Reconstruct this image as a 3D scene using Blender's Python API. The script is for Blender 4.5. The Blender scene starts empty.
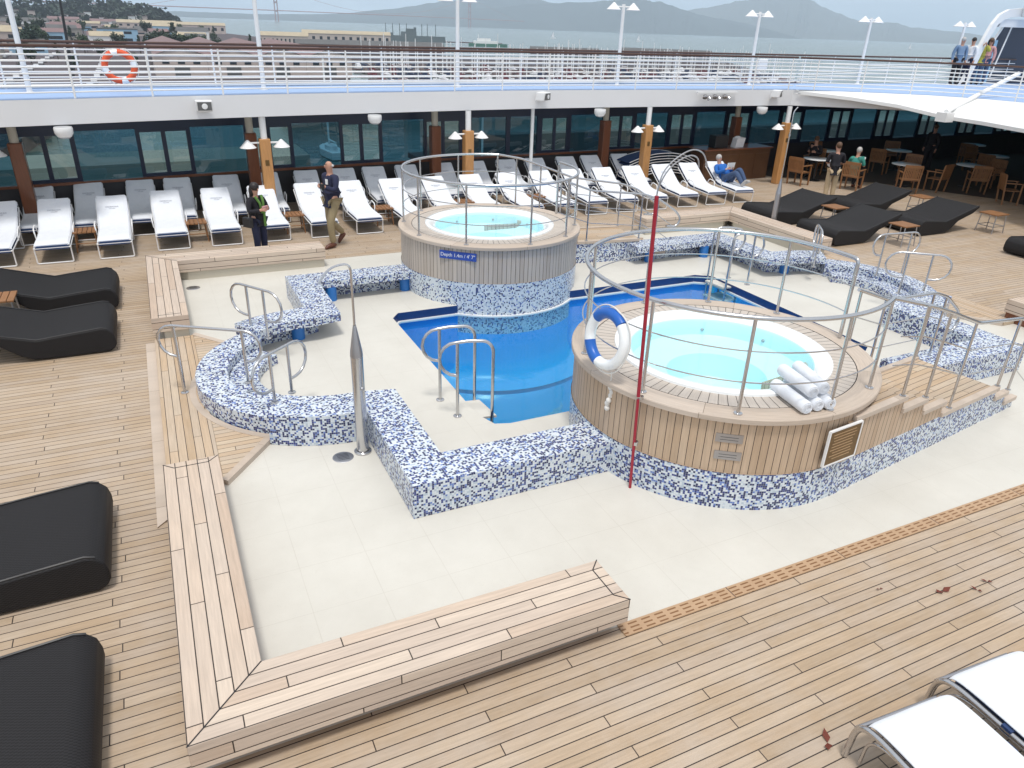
import bpy, bmesh, math, random
from math import sin, cos, pi, radians, sqrt, atan2, floor
from mathutils import Vector, Matrix
from mathutils.geometry import tessellate_polygon
random.seed(7)
C = bpy.context.scene.collection
scene = bpy.context.scene

# ------------------------------------------------------------------ camera
HCAM = 4.5
PITCH, ROLL, HEAD = radians(26.13), radians(2.01), radians(26.2)
f = Vector((sin(HEAD)*cos(PITCH), cos(HEAD)*cos(PITCH), -sin(PITCH)))
r = Vector((cos(HEAD), -sin(HEAD), 0.0))
u = r.cross(f)
r2 = r*cos(ROLL)+u*sin(ROLL); u2 = -r*sin(ROLL)+u*cos(ROLL)
cam = bpy.data.cameras.new('camera'); camo = bpy.data.objects.new('camera', cam); C.objects.link(camo)
cam.sensor_width = 36; cam.lens = 729.7/1024*36; cam.clip_start = 0.05; cam.clip_end = 90000
M = Matrix.Identity(4)
for i in range(3):
    M[i][0] = r2[i]; M[i][1] = u2[i]; M[i][2] = -f[i]
M[0][3], M[1][3], M[2][3] = 0, 0, HCAM
camo.matrix_world = M
scene.camera = camo

# ------------------------------------------------------------------ light
SUN_EL, SUN_AZ = radians(73), radians(205)      # azimuth from +Y towards +X
world = bpy.data.worlds.new('World'); scene.world = world; world.use_nodes = True
nt = world.node_tree; nt.nodes.clear()
wo = nt.nodes.new('ShaderNodeOutputWorld'); bg = nt.nodes.new('ShaderNodeBackground')
sky = nt.nodes.new('ShaderNodeTexSky'); sky.sky_type = 'NISHITA'; sky.sun_disc = False
sky.sun_elevation = SUN_EL; sky.sun_rotation = SUN_AZ; sky.dust_density = 4.0; sky.air_density = 1.2; sky.ozone_density = 1.5
# overcast deck: grey cloud cover mixed over the clear sky
tc = nt.nodes.new('ShaderNodeTexCoord'); mp = nt.nodes.new('ShaderNodeMapping'); mp.inputs['Scale'].default_value = (2, 2, 7)
nz = nt.nodes.new('ShaderNodeTexNoise'); nz.inputs['Scale'].default_value = 2.2; nz.inputs['Detail'].default_value = 5
cr = nt.nodes.new('ShaderNodeValToRGB')
cr.color_ramp.elements[0].position = 0.35; cr.color_ramp.elements[0].color = (6.0, 6.3, 6.7, 1)
cr.color_ramp.elements[1].position = 0.7; cr.color_ramp.elements[1].color = (8.7, 8.75, 8.8, 1)
sp_ = nt.nodes.new('ShaderNodeSeparateXYZ'); nt.links.new(tc.outputs['Generated'], sp_.inputs[0])
hr_ = nt.nodes.new('ShaderNodeValToRGB'); hr_.color_ramp.elements[0].position = 0.0; hr_.color_ramp.elements[0].color = (.86, 1.03, 1.2, 1)
hr_.color_ramp.elements[1].position = .35; hr_.color_ramp.elements[1].color = (1, 1, 1, 1); nt.links.new(sp_.outputs[2], hr_.inputs[0])
ml_ = nt.nodes.new('ShaderNodeMix'); ml_.data_type = 'RGBA'; ml_.blend_type = 'MULTIPLY'; ml_.inputs[0].default_value = 1
nt.links.new(cr.outputs[0], ml_.inputs[6]); nt.links.new(hr_.outputs[0], ml_.inputs[7])
mx = nt.nodes.new('ShaderNodeMix'); mx.data_type = 'RGBA'; mx.inputs[0].default_value = 0.82
nt.links.new(tc.outputs['Generated'], mp.inputs[0]); nt.links.new(mp.outputs[0], nz.inputs[0])
nt.links.new(nz.outputs['Fac'], cr.inputs[0]); nt.links.new(sky.outputs[0], mx.inputs[6]); nt.links.new(ml_.outputs[2], mx.inputs[7])
nt.links.new(mx.outputs[2], bg.inputs[0]); bg.inputs[1].default_value = 0.085
nt.links.new(bg.outputs[0], wo.inputs[0])
sun = bpy.data.lights.new('sun', 'SUN'); sun.energy = 1.5; sun.angle = radians(10); sun.color = (1, 0.97, 0.92)
so = bpy.data.objects.new('sun', sun); C.objects.link(so)
sd = Vector((sin(SUN_AZ)*cos(SUN_EL), cos(SUN_AZ)*cos(SUN_EL), sin(SUN_EL)))
so.rotation_euler = sd.to_track_quat('Z', 'Y').to_euler()
scene.view_settings.view_transform = 'Standard'; scene.view_settings.look = 'None'
scene.view_settings.gamma = 1; scene.view_settings.use_curve_mapping = False
scene.view_settings.exposure = 0.66
scene.cycles.max_bounces = 10; scene.cycles.transparent_max_bounces = 16
scene.cycles.use_denoising = True
scene.cycles.volume_bounces = 1

# ------------------------------------------------------------------ materials
def nmat(name):
    m = bpy.data.materials.new(name); m.use_nodes = True
    b = m.node_tree.nodes['Principled BSDF']
    return m, m.node_tree, b
def L(t, a, b): t.links.new(a, b)
def math_(t, op, a, b=None, c=None):
    n = t.nodes.new('ShaderNodeMath'); n.operation = op
    for i, v in enumerate((a, b, c)):
        if v is None: continue
        if isinstance(v, (int, float)): n.inputs[i].default_value = v
        else: L(t, v, n.inputs[i])
    return n.outputs[0]
def mixc(t, fac, a, b, mode='MIX'):
    n = t.nodes.new('ShaderNodeMix'); n.data_type = 'RGBA'; n.blend_type = mode
    for k, v in ((0, fac), (6, a), (7, b)):
        if isinstance(v, (int, float)): n.inputs[k].default_value = v
        elif isinstance(v, tuple): n.inputs[k].default_value = v
        else: L(t, v, n.inputs[k])
    return n.outputs[2]
def c4(c): return (c[0], c[1], c[2], 1)
def simple(name, col, rough=0.5, metal=0.0, var=0.0, scale=8, bump=0.0, coat=0.0, spec=None, vs=(1, 1, 1)):
    m, t, b = nmat(name)
    b.inputs['Roughness'].default_value = rough; b.inputs['Metallic'].default_value = metal
    b.inputs['Coat Weight'].default_value = coat
    if spec is not None: b.inputs['Specular IOR Level'].default_value = spec
    tc = t.nodes.new('ShaderNodeTexCoord'); mpn = t.nodes.new('ShaderNodeMapping'); mpn.inputs['Scale'].default_value = vs
    n = t.nodes.new('ShaderNodeTexNoise'); n.inputs['Scale'].default_value = scale; n.inputs['Detail'].default_value = 6
    L(t, tc.outputs['Object'], mpn.inputs[0]); L(t, mpn.outputs[0], n.inputs[0])
    v = max(var, 0.04)
    lo = tuple(x*(1-v) for x in col); hi = tuple(min(1, x*(1+v)) for x in col)
    L(t, mixc(t, n.outputs['Fac'], c4(lo), c4(hi)), b.inputs['Base Color'])
    if bump > 0:
        bp = t.nodes.new('ShaderNodeBump'); bp.inputs['Strength'].default_value = bump; bp.inputs['Distance'].default_value = 0.01
        L(t, n.outputs['Fac'], bp.inputs['Height']); L(t, bp.outputs[0], b.inputs['Normal'])
    return m
def planks(name, ramp, width, length, seam=0.008, seamcol=(0.035, 0.024, 0.018), phase=0.3334, rough=0.6, grey=0.3, endseam=None, vdir=False):
    m, t, b = nmat(name)
    uv = t.nodes.new('ShaderNodeUVMap'); uv.uv_map = 'UVMap'
    s = t.nodes.new('ShaderNodeSeparateXYZ'); L(t, uv.outputs[0], s.inputs[0])
    U_, V_ = s.outputs[0], s.outputs[1]
    rowf = math_(t, 'DIVIDE', V_, width); row = math_(t, 'FLOOR', rowf); rf = math_(t, 'FRACT', rowf)
    s1 = math_(t, 'LESS_THAN', rf, seam/width)
    wn0 = t.nodes.new('ShaderNodeTexWhiteNoise'); wn0.noise_dimensions = '1D'; L(t, row, wn0.inputs['W'])
    cu = math_(t, 'ADD', math_(t, 'DIVIDE', U_, length), math_(t, 'MULTIPLY', row, phase))
    cu = math_(t, 'ADD', cu, math_(t, 'MULTIPLY', wn0.outputs[0], 0.05))
    col = math_(t, 'FLOOR', cu); cf = math_(t, 'FRACT', cu)
    s2 = math_(t, 'LESS_THAN', cf, (seam if endseam is None else endseam)/length)
    sm = math_(t, 'MAXIMUM', s1, s2)
    cx = t.nodes.new('ShaderNodeCombineXYZ'); L(t, row, cx.inputs[0]); L(t, col, cx.inputs[1])
    wn = t.nodes.new('ShaderNodeTexWhiteNoise'); wn.noise_dimensions = '2D'; L(t, cx.outputs[0], wn.inputs['Vector'])
    rp = t.nodes.new('ShaderNodeValToRGB'); rp.color_ramp.interpolation = 'LINEAR'
    els = rp.color_ramp.elements
    for i, c in enumerate(ramp):
        p = i/(len(ramp)-1)
        if i == 0: e = els[0]; e.position = 0
        elif i == len(ramp)-1: e = els[len(els)-1]; e.position = 1
        else: e = els.new(p)
        e.color = c4(c)
    L(t, wn.outputs[0], rp.inputs[0])
    # grain
    cg = t.nodes.new('ShaderNodeCombineXYZ'); L(t, math_(t, 'ADD', math_(t, 'MULTIPLY', U_, 2.5), math_(t, 'MULTIPLY', wn.outputs[0], 37)), cg.inputs[0])
    L(t, math_(t, 'MULTIPLY', V_, 45), cg.inputs[1])
    g = t.nodes.new('ShaderNodeTexNoise'); g.inputs['Scale'].default_value = 1; g.inputs['Detail'].default_value = 6; g.inputs['Roughness'].default_value = 0.65
    L(t, cg.outputs[0], g.inputs[0])
    gg = t.nodes.new('ShaderNodeMapRange'); gg.inputs[1].default_value = .25; gg.inputs[2].default_value = .75; gg.inputs[3].default_value = .80; gg.inputs[4].default_value = 1.14
    L(t, g.outputs['Fac'], gg.inputs[0])
    # weathered blotches
    n2 = t.nodes.new('ShaderNodeTexNoise'); n2.inputs['Scale'].default_value = 1.3; n2.inputs['Detail'].default_value = 7; n2.inputs['Roughness'].default_value = .7
    L(t, uv.outputs[0], n2.inputs[0])
    base = mixc(t, 1.0, rp.outputs[0], gg.outputs[0], 'MULTIPLY')
    fac = t.nodes.new('ShaderNodeMapRange'); fac.inputs[1].default_value = .42; fac.inputs[2].default_value = .72; fac.inputs[4].default_value = grey
    L(t, n2.outputs['Fac'], fac.inputs[0])
    base = mixc(t, fac.outputs[0], base, c4((0.50, 0.44, 0.385)))
    base = mixc(t, sm, base, c4(seamcol))
    L(t, base, b.inputs['Base Color']); b.inputs['Roughness'].default_value = rough
    bp = t.nodes.new('ShaderNodeBump'); bp.inputs['Strength'].default_value = .35; bp.inputs['Distance'].default_value = .004
    L(t, math_(t, 'SUBTRACT', g.outputs['Fac'], math_(t, 'MULTIPLY', sm, 1.5)), bp.inputs['Height']); L(t, bp.outputs[0], b.inputs['Normal'])
    return m
def mosaic(name, light=0.50, tile=0.0235):
    m, t, b = nmat(name)
    uv = t.nodes.new('ShaderNodeUVMap'); uv.uv_map = 'UVMap'
    s = t.nodes.new('ShaderNodeSeparateXYZ'); L(t, uv.outputs[0], s.inputs[0])
    a = math_(t, 'DIVIDE', s.outputs[0], tile); c = math_(t, 'DIVIDE', s.outputs[1], tile)
    cx = t.nodes.new('ShaderNodeCombineXYZ'); L(t, math_(t, 'FLOOR', a), cx.inputs[0]); L(t, math_(t, 'FLOOR', c), cx.inputs[1])
    wn = t.nodes.new('ShaderNodeTexWhiteNoise'); wn.noise_dimensions = '2D'; L(t, cx.outputs[0], wn.inputs['Vector'])
    rp = t.nodes.new('ShaderNodeValToRGB'); rp.color_ramp.interpolation = 'CONSTANT'; e = rp.color_ramp.elements
    e[0].position = 0; e[0].color = (0.66, 0.71, 0.75, 1); e[1].position = light*.72; e[1].color = (0.46, 0.54, 0.62, 1)
    for p, cc in ((light, (0.13, 0.21, 0.50, 1)), (light+(1-light)*.18, (0.025, 0.04, 0.20, 1)), (light+(1-light)*.5, (0.012, 0.018, 0.09, 1)), (light+(1-light)*.88, (0.55, 0.62, 0.70, 1))):
        q = e.new(p); q.color = cc
    L(t, wn.outputs[0], rp.inputs[0])
    g = math_(t, 'MAXIMUM', math_(t, 'LESS_THAN', math_(t, 'FRACT', a), .08), math_(t, 'LESS_THAN', math_(t, 'FRACT', c), .08))
    col = mixc(t, g, rp.outputs[0], (0.50, 0.53, 0.56, 1))
    L(t, col, b.inputs['Base Color']); 
    L(t, math_(t, 'ADD', math_(t, 'MULTIPLY', g, .4), .22), b.inputs['Roughness'])
    bp = t.nodes.new('ShaderNodeBump'); bp.inputs['Strength'].default_value = .4; bp.inputs['Distance'].default_value = .002
    L(t, math_(t, 'SUBTRACT', 1, g), bp.inputs['Height']); L(t, bp.outputs[0], b.inputs['Normal'])
    return m
def watermat(name, tint, bump, scale, rough=.03, gloss_min=.0, dist=.02):
    """clear water surface: tinted transparency with a Fresnel reflection and ripples"""
    m, t, b = nmat(name); t.nodes.remove(b); out = t.nodes['Material Output']
    tr = t.nodes.new('ShaderNodeBsdfTransparent'); tr.inputs[0].default_value = c4(tint)
    gl = t.nodes.new('ShaderNodeBsdfGlossy'); gl.inputs['Roughness'].default_value = rough; gl.inputs[0].default_value = (1, 1, 1, 1)
    fr = t.nodes.new('ShaderNodeFresnel'); fr.inputs[0].default_value = 1.33
    n = t.nodes.new('ShaderNodeTexNoise'); n.inputs['Scale'].default_value = scale; n.inputs['Detail'].default_value = 3
    tc = t.nodes.new('ShaderNodeTexCoord'); L(t, tc.outputs['Object'], n.inputs[0])
    bp = t.nodes.new('ShaderNodeBump'); bp.inputs['Strength'].default_value = bump; bp.inputs['Distance'].default_value = dist
    L(t, n.outputs['Fac'], bp.inputs['Height']); L(t, bp.outputs[0], gl.inputs['Normal']); L(t, bp.outputs[0], fr.inputs['Normal'])
    mixn = t.nodes.new('ShaderNodeMixShader')
    L(t, math_(t, 'ADD', fr.outputs[0], gloss_min), mixn.inputs[0]); L(t, tr.outputs[0], mixn.inputs[1]); L(t, gl.outputs[0], mixn.inputs[2])
    L(t, mixn.outputs[0], out.inputs[0])
    return m

TEAK = [(0.375, 0.275, 0.18), (0.44, 0.33, 0.225), (0.41, 0.315, 0.23), (0.47, 0.365, 0.262), (0.415, 0.30, 0.195)]
TEAKL = [(0.50, 0.38, 0.29), (0.58, 0.46, 0.36), (0.54, 0.44, 0.36), (0.62, 0.51, 0.41)]
TEAKW = [(0.45, 0.32, 0.20), (0.52, 0.38, 0.25), (0.50, 0.40, 0.30), (0.56, 0.44, 0.31)]
TEAKG = [(0.45, 0.38, 0.32), (0.51, 0.44, 0.375), (0.48, 0.415, 0.36), (0.55, 0.475, 0.405)]
mt = {}
mt['deck'] = planks('teak_deck', TEAK, .097, 2.4, seam=.0085, grey=.45)
mt['bench'] = planks('teak_bench', TEAKL, .1055, 1.9, seam=.0088, grey=.2, phase=.41)
mt['apron'] = planks('teak_apron', TEAKW, .09, 2.3, seam=.007, grey=.25, phase=.37)
mt['clad'] = planks('teak_cladding', [(0.45, .315, .205), (0.53, .39, .27), (0.49, .35, .235), (0.55, .41, .29)], .080, 9, seam=.007, grey=.15, phase=.0, rough=.5)
mt['cladg'] = planks('weathered_cladding', TEAKG, .082, 9, seam=.008, grey=.35, phase=.0, rough=.6)
mt['radial'] = planks('teak_radial', [(0.50, .44, .38), (0.56, .50, .44), (0.53, .47, .41)], .105, 9, seam=.008, grey=.35, phase=0)
mt['coping'] = planks('teak_coping', [(0.50, .41, .33), (0.55, .46, .38)], 5, 1.4, seam=.006, grey=.35, phase=0, seamcol=(0.2, .15, .11))
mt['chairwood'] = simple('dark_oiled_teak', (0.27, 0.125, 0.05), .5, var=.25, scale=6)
mt['plainwood'] = simple('oiled_teak', (0.42, 0.27, 0.14), .5, var=.25, scale=6, vs=(1, 1, 6))
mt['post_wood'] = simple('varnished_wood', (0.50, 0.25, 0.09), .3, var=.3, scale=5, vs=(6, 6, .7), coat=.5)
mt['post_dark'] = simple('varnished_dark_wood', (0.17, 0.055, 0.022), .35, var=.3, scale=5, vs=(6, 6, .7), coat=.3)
mt['barwood'] = simple('brown_bar_wood', (0.10, 0.045, 0.02), .4, var=.3, scale=4)
mt['mosaic'] = mosaic('blue_mosaic'); mt['mosaic_pale'] = mosaic('pale_mosaic', .72)
mt['steel'] = simple('stainless_steel', (0.56, 0.56, 0.57), .24, 1.0, var=.06)
mt['steeld'] = simple('brushed_steel', (0.44, 0.44, 0.46), .38, 1.0, var=.1)
mt['white'] = simple('white_paint', (0.80, 0.80, 0.79), .35, var=.03, scale=1.5)
mt['fascia'] = simple('white_hull_paint', (0.74, 0.74, 0.75), .35, var=.05, scale=.8)
mt['whitem'] = simple('white_powder_coat', (0.80, 0.80, 0.80), .35)
mt['gel'] = simple('white_gelcoat', (0.86, 0.88, 0.88), .18, coat=.5)
mt['aqua'] = simple('aqua_tub_lining', (0.70, 0.92, 0.99), .3, var=.04, scale=3)
mt['blue_tile'] = simple('blue_pool_lining', (0.05, 0.43, 0.98), .3, var=.10, scale=1.2)
mt['navy_edge'] = simple('dark_blue_pool_edge', (0.010, 0.04, 0.16), .3, var=.2, scale=4)
mt['bluedeck'] = simple('blue_deck_coating', (0.30, 0.43, 0.66), .6, var=.08, scale=2)
mt['navy'] = simple('navy_canvas', (0.02, 0.045, 0.13), .8, var=.2, scale=20)
mt['frame'] = simple('dark_window_frame', (0.01, 0.018, 0.045), .3)
mt['darkpanel'] = simple('dark_panel', (0.03, 0.03, 0.035), .5, var=.3, scale=3)
mt['soffit'] = simple('white_soffit', (0.70, 0.70, 0.71), .7)
mt['floor_shade'] = simple('shaded_floor', (0.06, 0.045, 0.035), .9)
mt['red'] = simple('red_wrap', (0.34, 0.015, 0.035), .35, var=.15, scale=30)
mt['orange'] = simple('orange_buoy', (0.72, 0.10, 0.03), .5)
mt['blue'] = simple('blue_vinyl', (0.015, 0.12, 0.47), .35)
mt['bluepost'] = simple('blue_painted_steel', (0.02, 0.17, 0.52), .4)
mt['signblue'] = simple('sign_blue', (0.02, 0.07, 0.36), .4)
mt['bronze'] = simple('bronze_plaque', (0.17, 0.10, 0.035), .4, .6, var=.3, scale=30)
mt['rope'] = simple('white_rope', (0.75, 0.73, 0.69), .8)
mt['glasslamp'] = simple('speaker_grille', (0.12, 0.12, 0.12), .6)
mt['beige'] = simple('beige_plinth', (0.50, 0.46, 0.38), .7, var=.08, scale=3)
mt['black'] = simple('black_plastic', (0.015, 0.015, 0.017), .45)
mt['leaf_red'] = simple('dead_leaf', (0.13, 0.025, 0.012), .7, var=.4, scale=40)
mt['brownrail'] = simple('varnished_handrail', (0.075, 0.035, 0.025), .35)
mt['towelink'] = simple('grey_embroidery', (0.33, 0.35, 0.40), .9)

def towelmat():
    m, t, b = nmat('white_towel'); b.inputs['Roughness'].default_value = .95; b.inputs['Sheen Weight'].default_value = .3
    tc = t.nodes.new('ShaderNodeTexCoord')
    n = t.nodes.new('ShaderNodeTexNoise'); n.inputs['Scale'].default_value = 260; L(t, tc.outputs['Object'], n.inputs[0])
    n2 = t.nodes.new('ShaderNodeTexNoise'); n2.inputs['Scale'].default_value = 7; L(t, tc.outputs['Object'], n2.inputs[0])
    b.inputs['Base Color'].default_value = (0.83, 0.85, 0.88, 1)
    L(t, mixc(t, n2.outputs['Fac'], (0.70, 0.73, 0.79, 1), (0.79, 0.81, 0.84, 1)), b.inputs['Base Color'])
    bp = t.nodes.new('ShaderNodeBump'); bp.inputs['Strength'].default_value = .5; bp.inputs['Distance'].default_value = .004
    bp2 = t.nodes.new('ShaderNodeBump'); bp2.inputs['Strength'].default_value = .6; bp2.inputs['Distance'].default_value = .03
    L(t, n.outputs['Fac'], bp.inputs['Height']); L(t, n2.outputs['Fac'], bp2.inputs['Height']); L(t, bp.outputs[0], bp2.inputs['Normal'])
    L(t, bp2.outputs[0], b.inputs['Normal'])
    return m
mt['towel'] = towelmat()
def wickermat():
    m, t, b = nmat('black_wicker'); b.inputs['Roughness'].default_value = .62; b.inputs['Specular IOR Level'].default_value = .3
    uv = t.nodes.new('ShaderNodeUVMap'); uv.uv_map = 'UVMap'
    br = t.nodes.new('ShaderNodeTexChecker'); br.inputs['Scale'].default_value = 42
    br.inputs[1].default_value = (0.021, 0.019, 0.021, 1); br.inputs[2].default_value = (0.006, 0.006, 0.006, 1)
    n = t.nodes.new('ShaderNodeTexNoise'); n.inputs['Scale'].default_value = 3
    mp_ = t.nodes.new('ShaderNodeMapping'); mp_.inputs['Scale'].default_value = (1, 2, 1)
    L(t, uv.outputs[0], mp_.inputs[0]); L(t, mp_.outputs[0], br.inputs[0]); L(t, uv.outputs[0], n.inputs[0])
    L(t, mixc(t, math_(t, 'MULTIPLY', n.outputs['Fac'], .5), br.outputs[0], (0.016, 0.015, 0.016, 1)), b.inputs['Base Color'])
    bp = t.nodes.new('ShaderNodeBump'); bp.inputs['Strength'].default_value = .8; bp.inputs['Distance'].default_value = .004
    L(t, br.outputs['Fac'], bp.inputs['Height']); L(t, bp.outputs[0], b.inputs['Normal'])
    return m
mt['wicker'] = wickermat()
def floormat():
    m, t, b = nmat('cream_deck_tiles'); b.inputs['Roughness'].default_value = .45
    uv = t.nodes.new('ShaderNodeUVMap'); uv.uv_map = 'UVMap'
    n = t.nodes.new('ShaderNodeTexNoise'); n.inputs['Scale'].default_value = .8; n.inputs['Detail'].default_value = 8; n.inputs['Roughness'].default_value = .7
    L(t, uv.outputs[0], n.inputs[0])
    n2 = t.nodes.new('ShaderNodeTexNoise'); n2.inputs['Scale'].default_value = 9; n2.inputs['Detail'].default_value = 8; n2.inputs['Roughness'].default_value = .8; L(t, uv.outputs[0], n2.inputs[0])
    c1 = mixc(t, n.outputs['Fac'], (0.50, 0.475, 0.42, 1), (0.70, 0.68, 0.62, 1))
    sp = t.nodes.new('ShaderNodeMapRange'); sp.inputs[1].default_value = .60; sp.inputs[2].default_value = .74; sp.inputs[4].default_value = .42
    L(t, n2.outputs['Fac'], sp.inputs[0])
    c2 = mixc(t, sp.outputs[0], c1, (0.46, 0.42, 0.34, 1))
    s = t.nodes.new('ShaderNodeSeparateXYZ'); L(t, uv.outputs[0], s.inputs[0])
    j = math_(t, 'MAXIMUM', math_(t, 'LESS_THAN', math_(t, 'FRACT', math_(t, 'DIVIDE', s.outputs[0], .61)), .010),
              math_(t, 'LESS_THAN', math_(t, 'FRACT', math_(t, 'DIVIDE', s.outputs[1], .61)), .010))
    n3 = t.nodes.new('ShaderNodeTexNoise'); n3.inputs['Scale'].default_value = 2; L(t, uv.outputs[0], n3.inputs[0])
    jf = math_(t, 'MULTIPLY', j, math_(t, 'MULTIPLY', n3.outputs['Fac'], .55))
    L(t, mixc(t, jf, c2, (0.40, 0.36, 0.30, 1)), b.inputs['Base Color'])
    return m
mt['floor'] = floormat()
def gratemat():
    m, t, b = nmat('teak_grating'); uv = t.nodes.new('ShaderNodeUVMap'); uv.uv_map = 'UVMap'
    s = t.nodes.new('ShaderNodeSeparateXYZ'); L(t, uv.outputs[0], s.inputs[0])
    row = math_(t, 'DIVIDE', s.outputs[1], .042); rf = math_(t, 'FRACT', row)
    a = math_(t, 'MULTIPLY', math_(t, 'GREATER_THAN', rf, .3), math_(t, 'LESS_THAN', rf, .68))
    uo = math_(t, 'ADD', math_(t, 'DIVIDE', s.outputs[0], .135), math_(t, 'MULTIPLY', math_(t, 'FLOOR', row), .0))
    uf = math_(t, 'FRACT', uo); bb = math_(t, 'MULTIPLY', math_(t, 'GREATER_THAN', uf, .12), math_(t, 'LESS_THAN', uf, .78))
    inr = math_(t, 'LESS_THAN', s.outputs[1], .126)
    sl = math_(t, 'MULTIPLY', math_(t, 'MULTIPLY', a, bb), inr)
    jn = math_(t, 'LESS_THAN', math_(t, 'FRACT', math_(t, 'DIVIDE', s.outputs[0], 1.35)), .008)
    n = t.nodes.new('ShaderNodeTexNoise'); n.inputs['Scale'].default_value = 5; L(t, uv.outputs[0], n.inputs[0])
    c = mixc(t, n.outputs['Fac'], (0.38, 0.24, 0.14, 1), (0.50, 0.34, 0.21, 1))
    c = mixc(t, sl, c, (0.20, 0.10, 0.04, 1)); c = mixc(t, jn, c, (0.1, 0.06, 0.04, 1))
    L(t, c, b.inputs['Base Color']); b.inputs['Roughness'].default_value = .6
    return m
mt['grate'] = gratemat()
mt['poolwater'] = watermat('pool_water_surface', (0.72, 0.92, 1.0), .3, 4, .03, dist=.014)
vt = mt['poolwater'].node_tree; vs_ = vt.nodes.new('ShaderNodeVolumePrincipled'); vs_.inputs['Color'].default_value = (0.10, 0.55, 1.0, 1); vs_.inputs['Density'].default_value = 0.26; vs_.inputs['Absorption Color'].default_value = (0.1, .5, .9, 1)
vt.links.new(vs_.outputs[0], vt.nodes['Material Output'].inputs['Volume'])
mt['tubwater'] = watermat('tub_water_surface', (0.86, 0.98, 0.99), .25, 8, .04, dist=.008)
mt['pane'] = watermat('tinted_glass', (0.075, 0.20, 0.27), .0, 1, .02, gloss_min=.03)
mt['pane2'] = watermat('clear_glass', (0.30, 0.46, 0.48), .0, 1, .02, gloss_min=.05)
def seamat():
    m, t, b = nmat('bay_water'); b.inputs['Base Color'].default_value = (0.085, 0.13, 0.12, 1); b.inputs['Roughness'].default_value = .22
    b.inputs['IOR'].default_value = 1.33
    tc = t.nodes.new('ShaderNodeTexCoord')
    n = t.nodes.new('ShaderNodeTexNoise'); n.inputs['Scale'].default_value = .35; n.inputs['Detail'].default_value = 4; L(t, tc.outputs['Object'], n.inputs[0])
    n2 = t.nodes.new('ShaderNodeTexNoise'); n2.inputs['Scale'].default_value = .004; n2.inputs['Detail'].default_value = 4; L(t, tc.outputs['Object'], n2.inputs[0])
    L(t, mixc(t, n2.outputs['Fac'], (0.06, 0.10, 0.095, 1), (0.13, 0.175, 0.16, 1)), b.inputs['Base Color'])
    bp = t.nodes.new('ShaderNodeBump'); bp.inputs['Strength'].default_value = .5; bp.inputs['Distance'].default_value = .5
    L(t, n.outputs['Fac'], bp.inputs['Height']); L(t, bp.outputs[0], b.inputs['Normal'])
    return m
mt['sea'] = seamat()
mt['hill'] = simple('scrub_hill', (0.045, 0.055, 0.05), .9, var=.5, scale=.004)
mt['hillb'] = simple('brown_scrub_hill', (0.07, 0.07, 0.05), .9, var=.4, scale=.003)
mt['asphalt'] = simple('asphalt', (0.07, 0.055, 0.06), .9, var=.5, scale=.08)
mt['concrete'] = simple('concrete', (0.30, 0.28, 0.25), .9, var=.2, scale=.2)
mt['leaf'] = simple('green_foliage', (0.035, 0.065, 0.025), .8, var=.6, scale=.6)
mt['leafd'] = simple('dark_foliage', (0.02, 0.038, 0.02), .8, var=.6, scale=.3)
mt['bark'] = simple('bark', (0.08, 0.055, 0.04), .9)
mt['cream'] = simple('cream_stucco', (0.50, 0.42, 0.38), .8, var=.1, scale=.5)
mt['roofred'] = simple('faded_red_roof', (0.20, 0.13, 0.13), .8, var=.3, scale=.5)
mt['roofgrey'] = simple('grey_roof', (0.10, 0.10, 0.10), .8, var=.3, scale=.3)
mt['roofgreen'] = simple('green_roof', (0.07, 0.18, 0.14), .8, var=.3, scale=.3)
mt['rooftan'] = simple('tan_roof', (0.40, 0.34, 0.24), .8, var=.2, scale=.3)
mt['windark'] = simple('dark_window', (0.02, 0.025, 0.035), .2)
mt['shipgrey'] = simple('naval_grey', (0.13, 0.16, 0.17), .6, var=.15, scale=.1)
mt['bridge'] = simple('orange_red_steel', (0.30, 0.10, 0.08), .6)
mt['boatwhite'] = simple('white_fibreglass', (0.78, 0.78, 0.80), .3)
mt['pile'] = simple('wet_timber', (0.12, 0.075, 0.075), .9, var=.4, scale=.2)
mt['carred'] = simple('red_car_paint', (0.30, 0.03, 0.03), .3, coat=.5)
mt['carsilver'] = simple('silver_car_paint', (0.45, 0.46, 0.48), .3, coat=.5)
mt['cardark'] = simple('dark_car_paint', (0.03, 0.035, 0.05), .3, coat=.5)
mt['lightblue'] = simple('pale_blue_panel', (0.30, 0.48, 0.62), .6)
mt['skin'] = simple('skin', (0.50, 0.27, 0.19), .55, var=.06)
mt['hair_dark'] = simple('dark_hair', (0.015, 0.01, 0.01), .5)
mt['hair_grey'] = simple('grey_hair', (0.45, 0.43, 0.41), .7)
mt['hair_brown'] = simple('brown_hair', (0.10, 0.05, 0.025), .6)
def cloth(name, c): mt[name] = simple(name, c, .9, var=.12, scale=14, bump=.4)
cloth('navy_shirt', (0.018, 0.022, 0.055)); cloth('khaki', (0.30, 0.24, 0.14)); cloth('black_cloth', (0.012, 0.011, 0.016))
cloth('denim', (0.05, 0.085, 0.17)); cloth('green_scarf', (0.10, 0.21, 0.045)); cloth('blue_jacket', (0.02, 0.13, 0.45))
cloth('teal_shirt', (0.05, 0.27, 0.22)); cloth('beige_cloth', (0.50, 0.38, 0.24)); cloth('white_cloth', (0.72, 0.72, 0.74))
cloth('steelblue_shirt', (0.16, 0.24, 0.36)); cloth('yellow_shirt', (0.42, 0.38, 0.07)); cloth('pink_cloth', (0.55, 0.30, 0.30))
mt['brown_shoe'] = simple('brown_leather', (0.11, 0.035, 0.018), .45)

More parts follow.
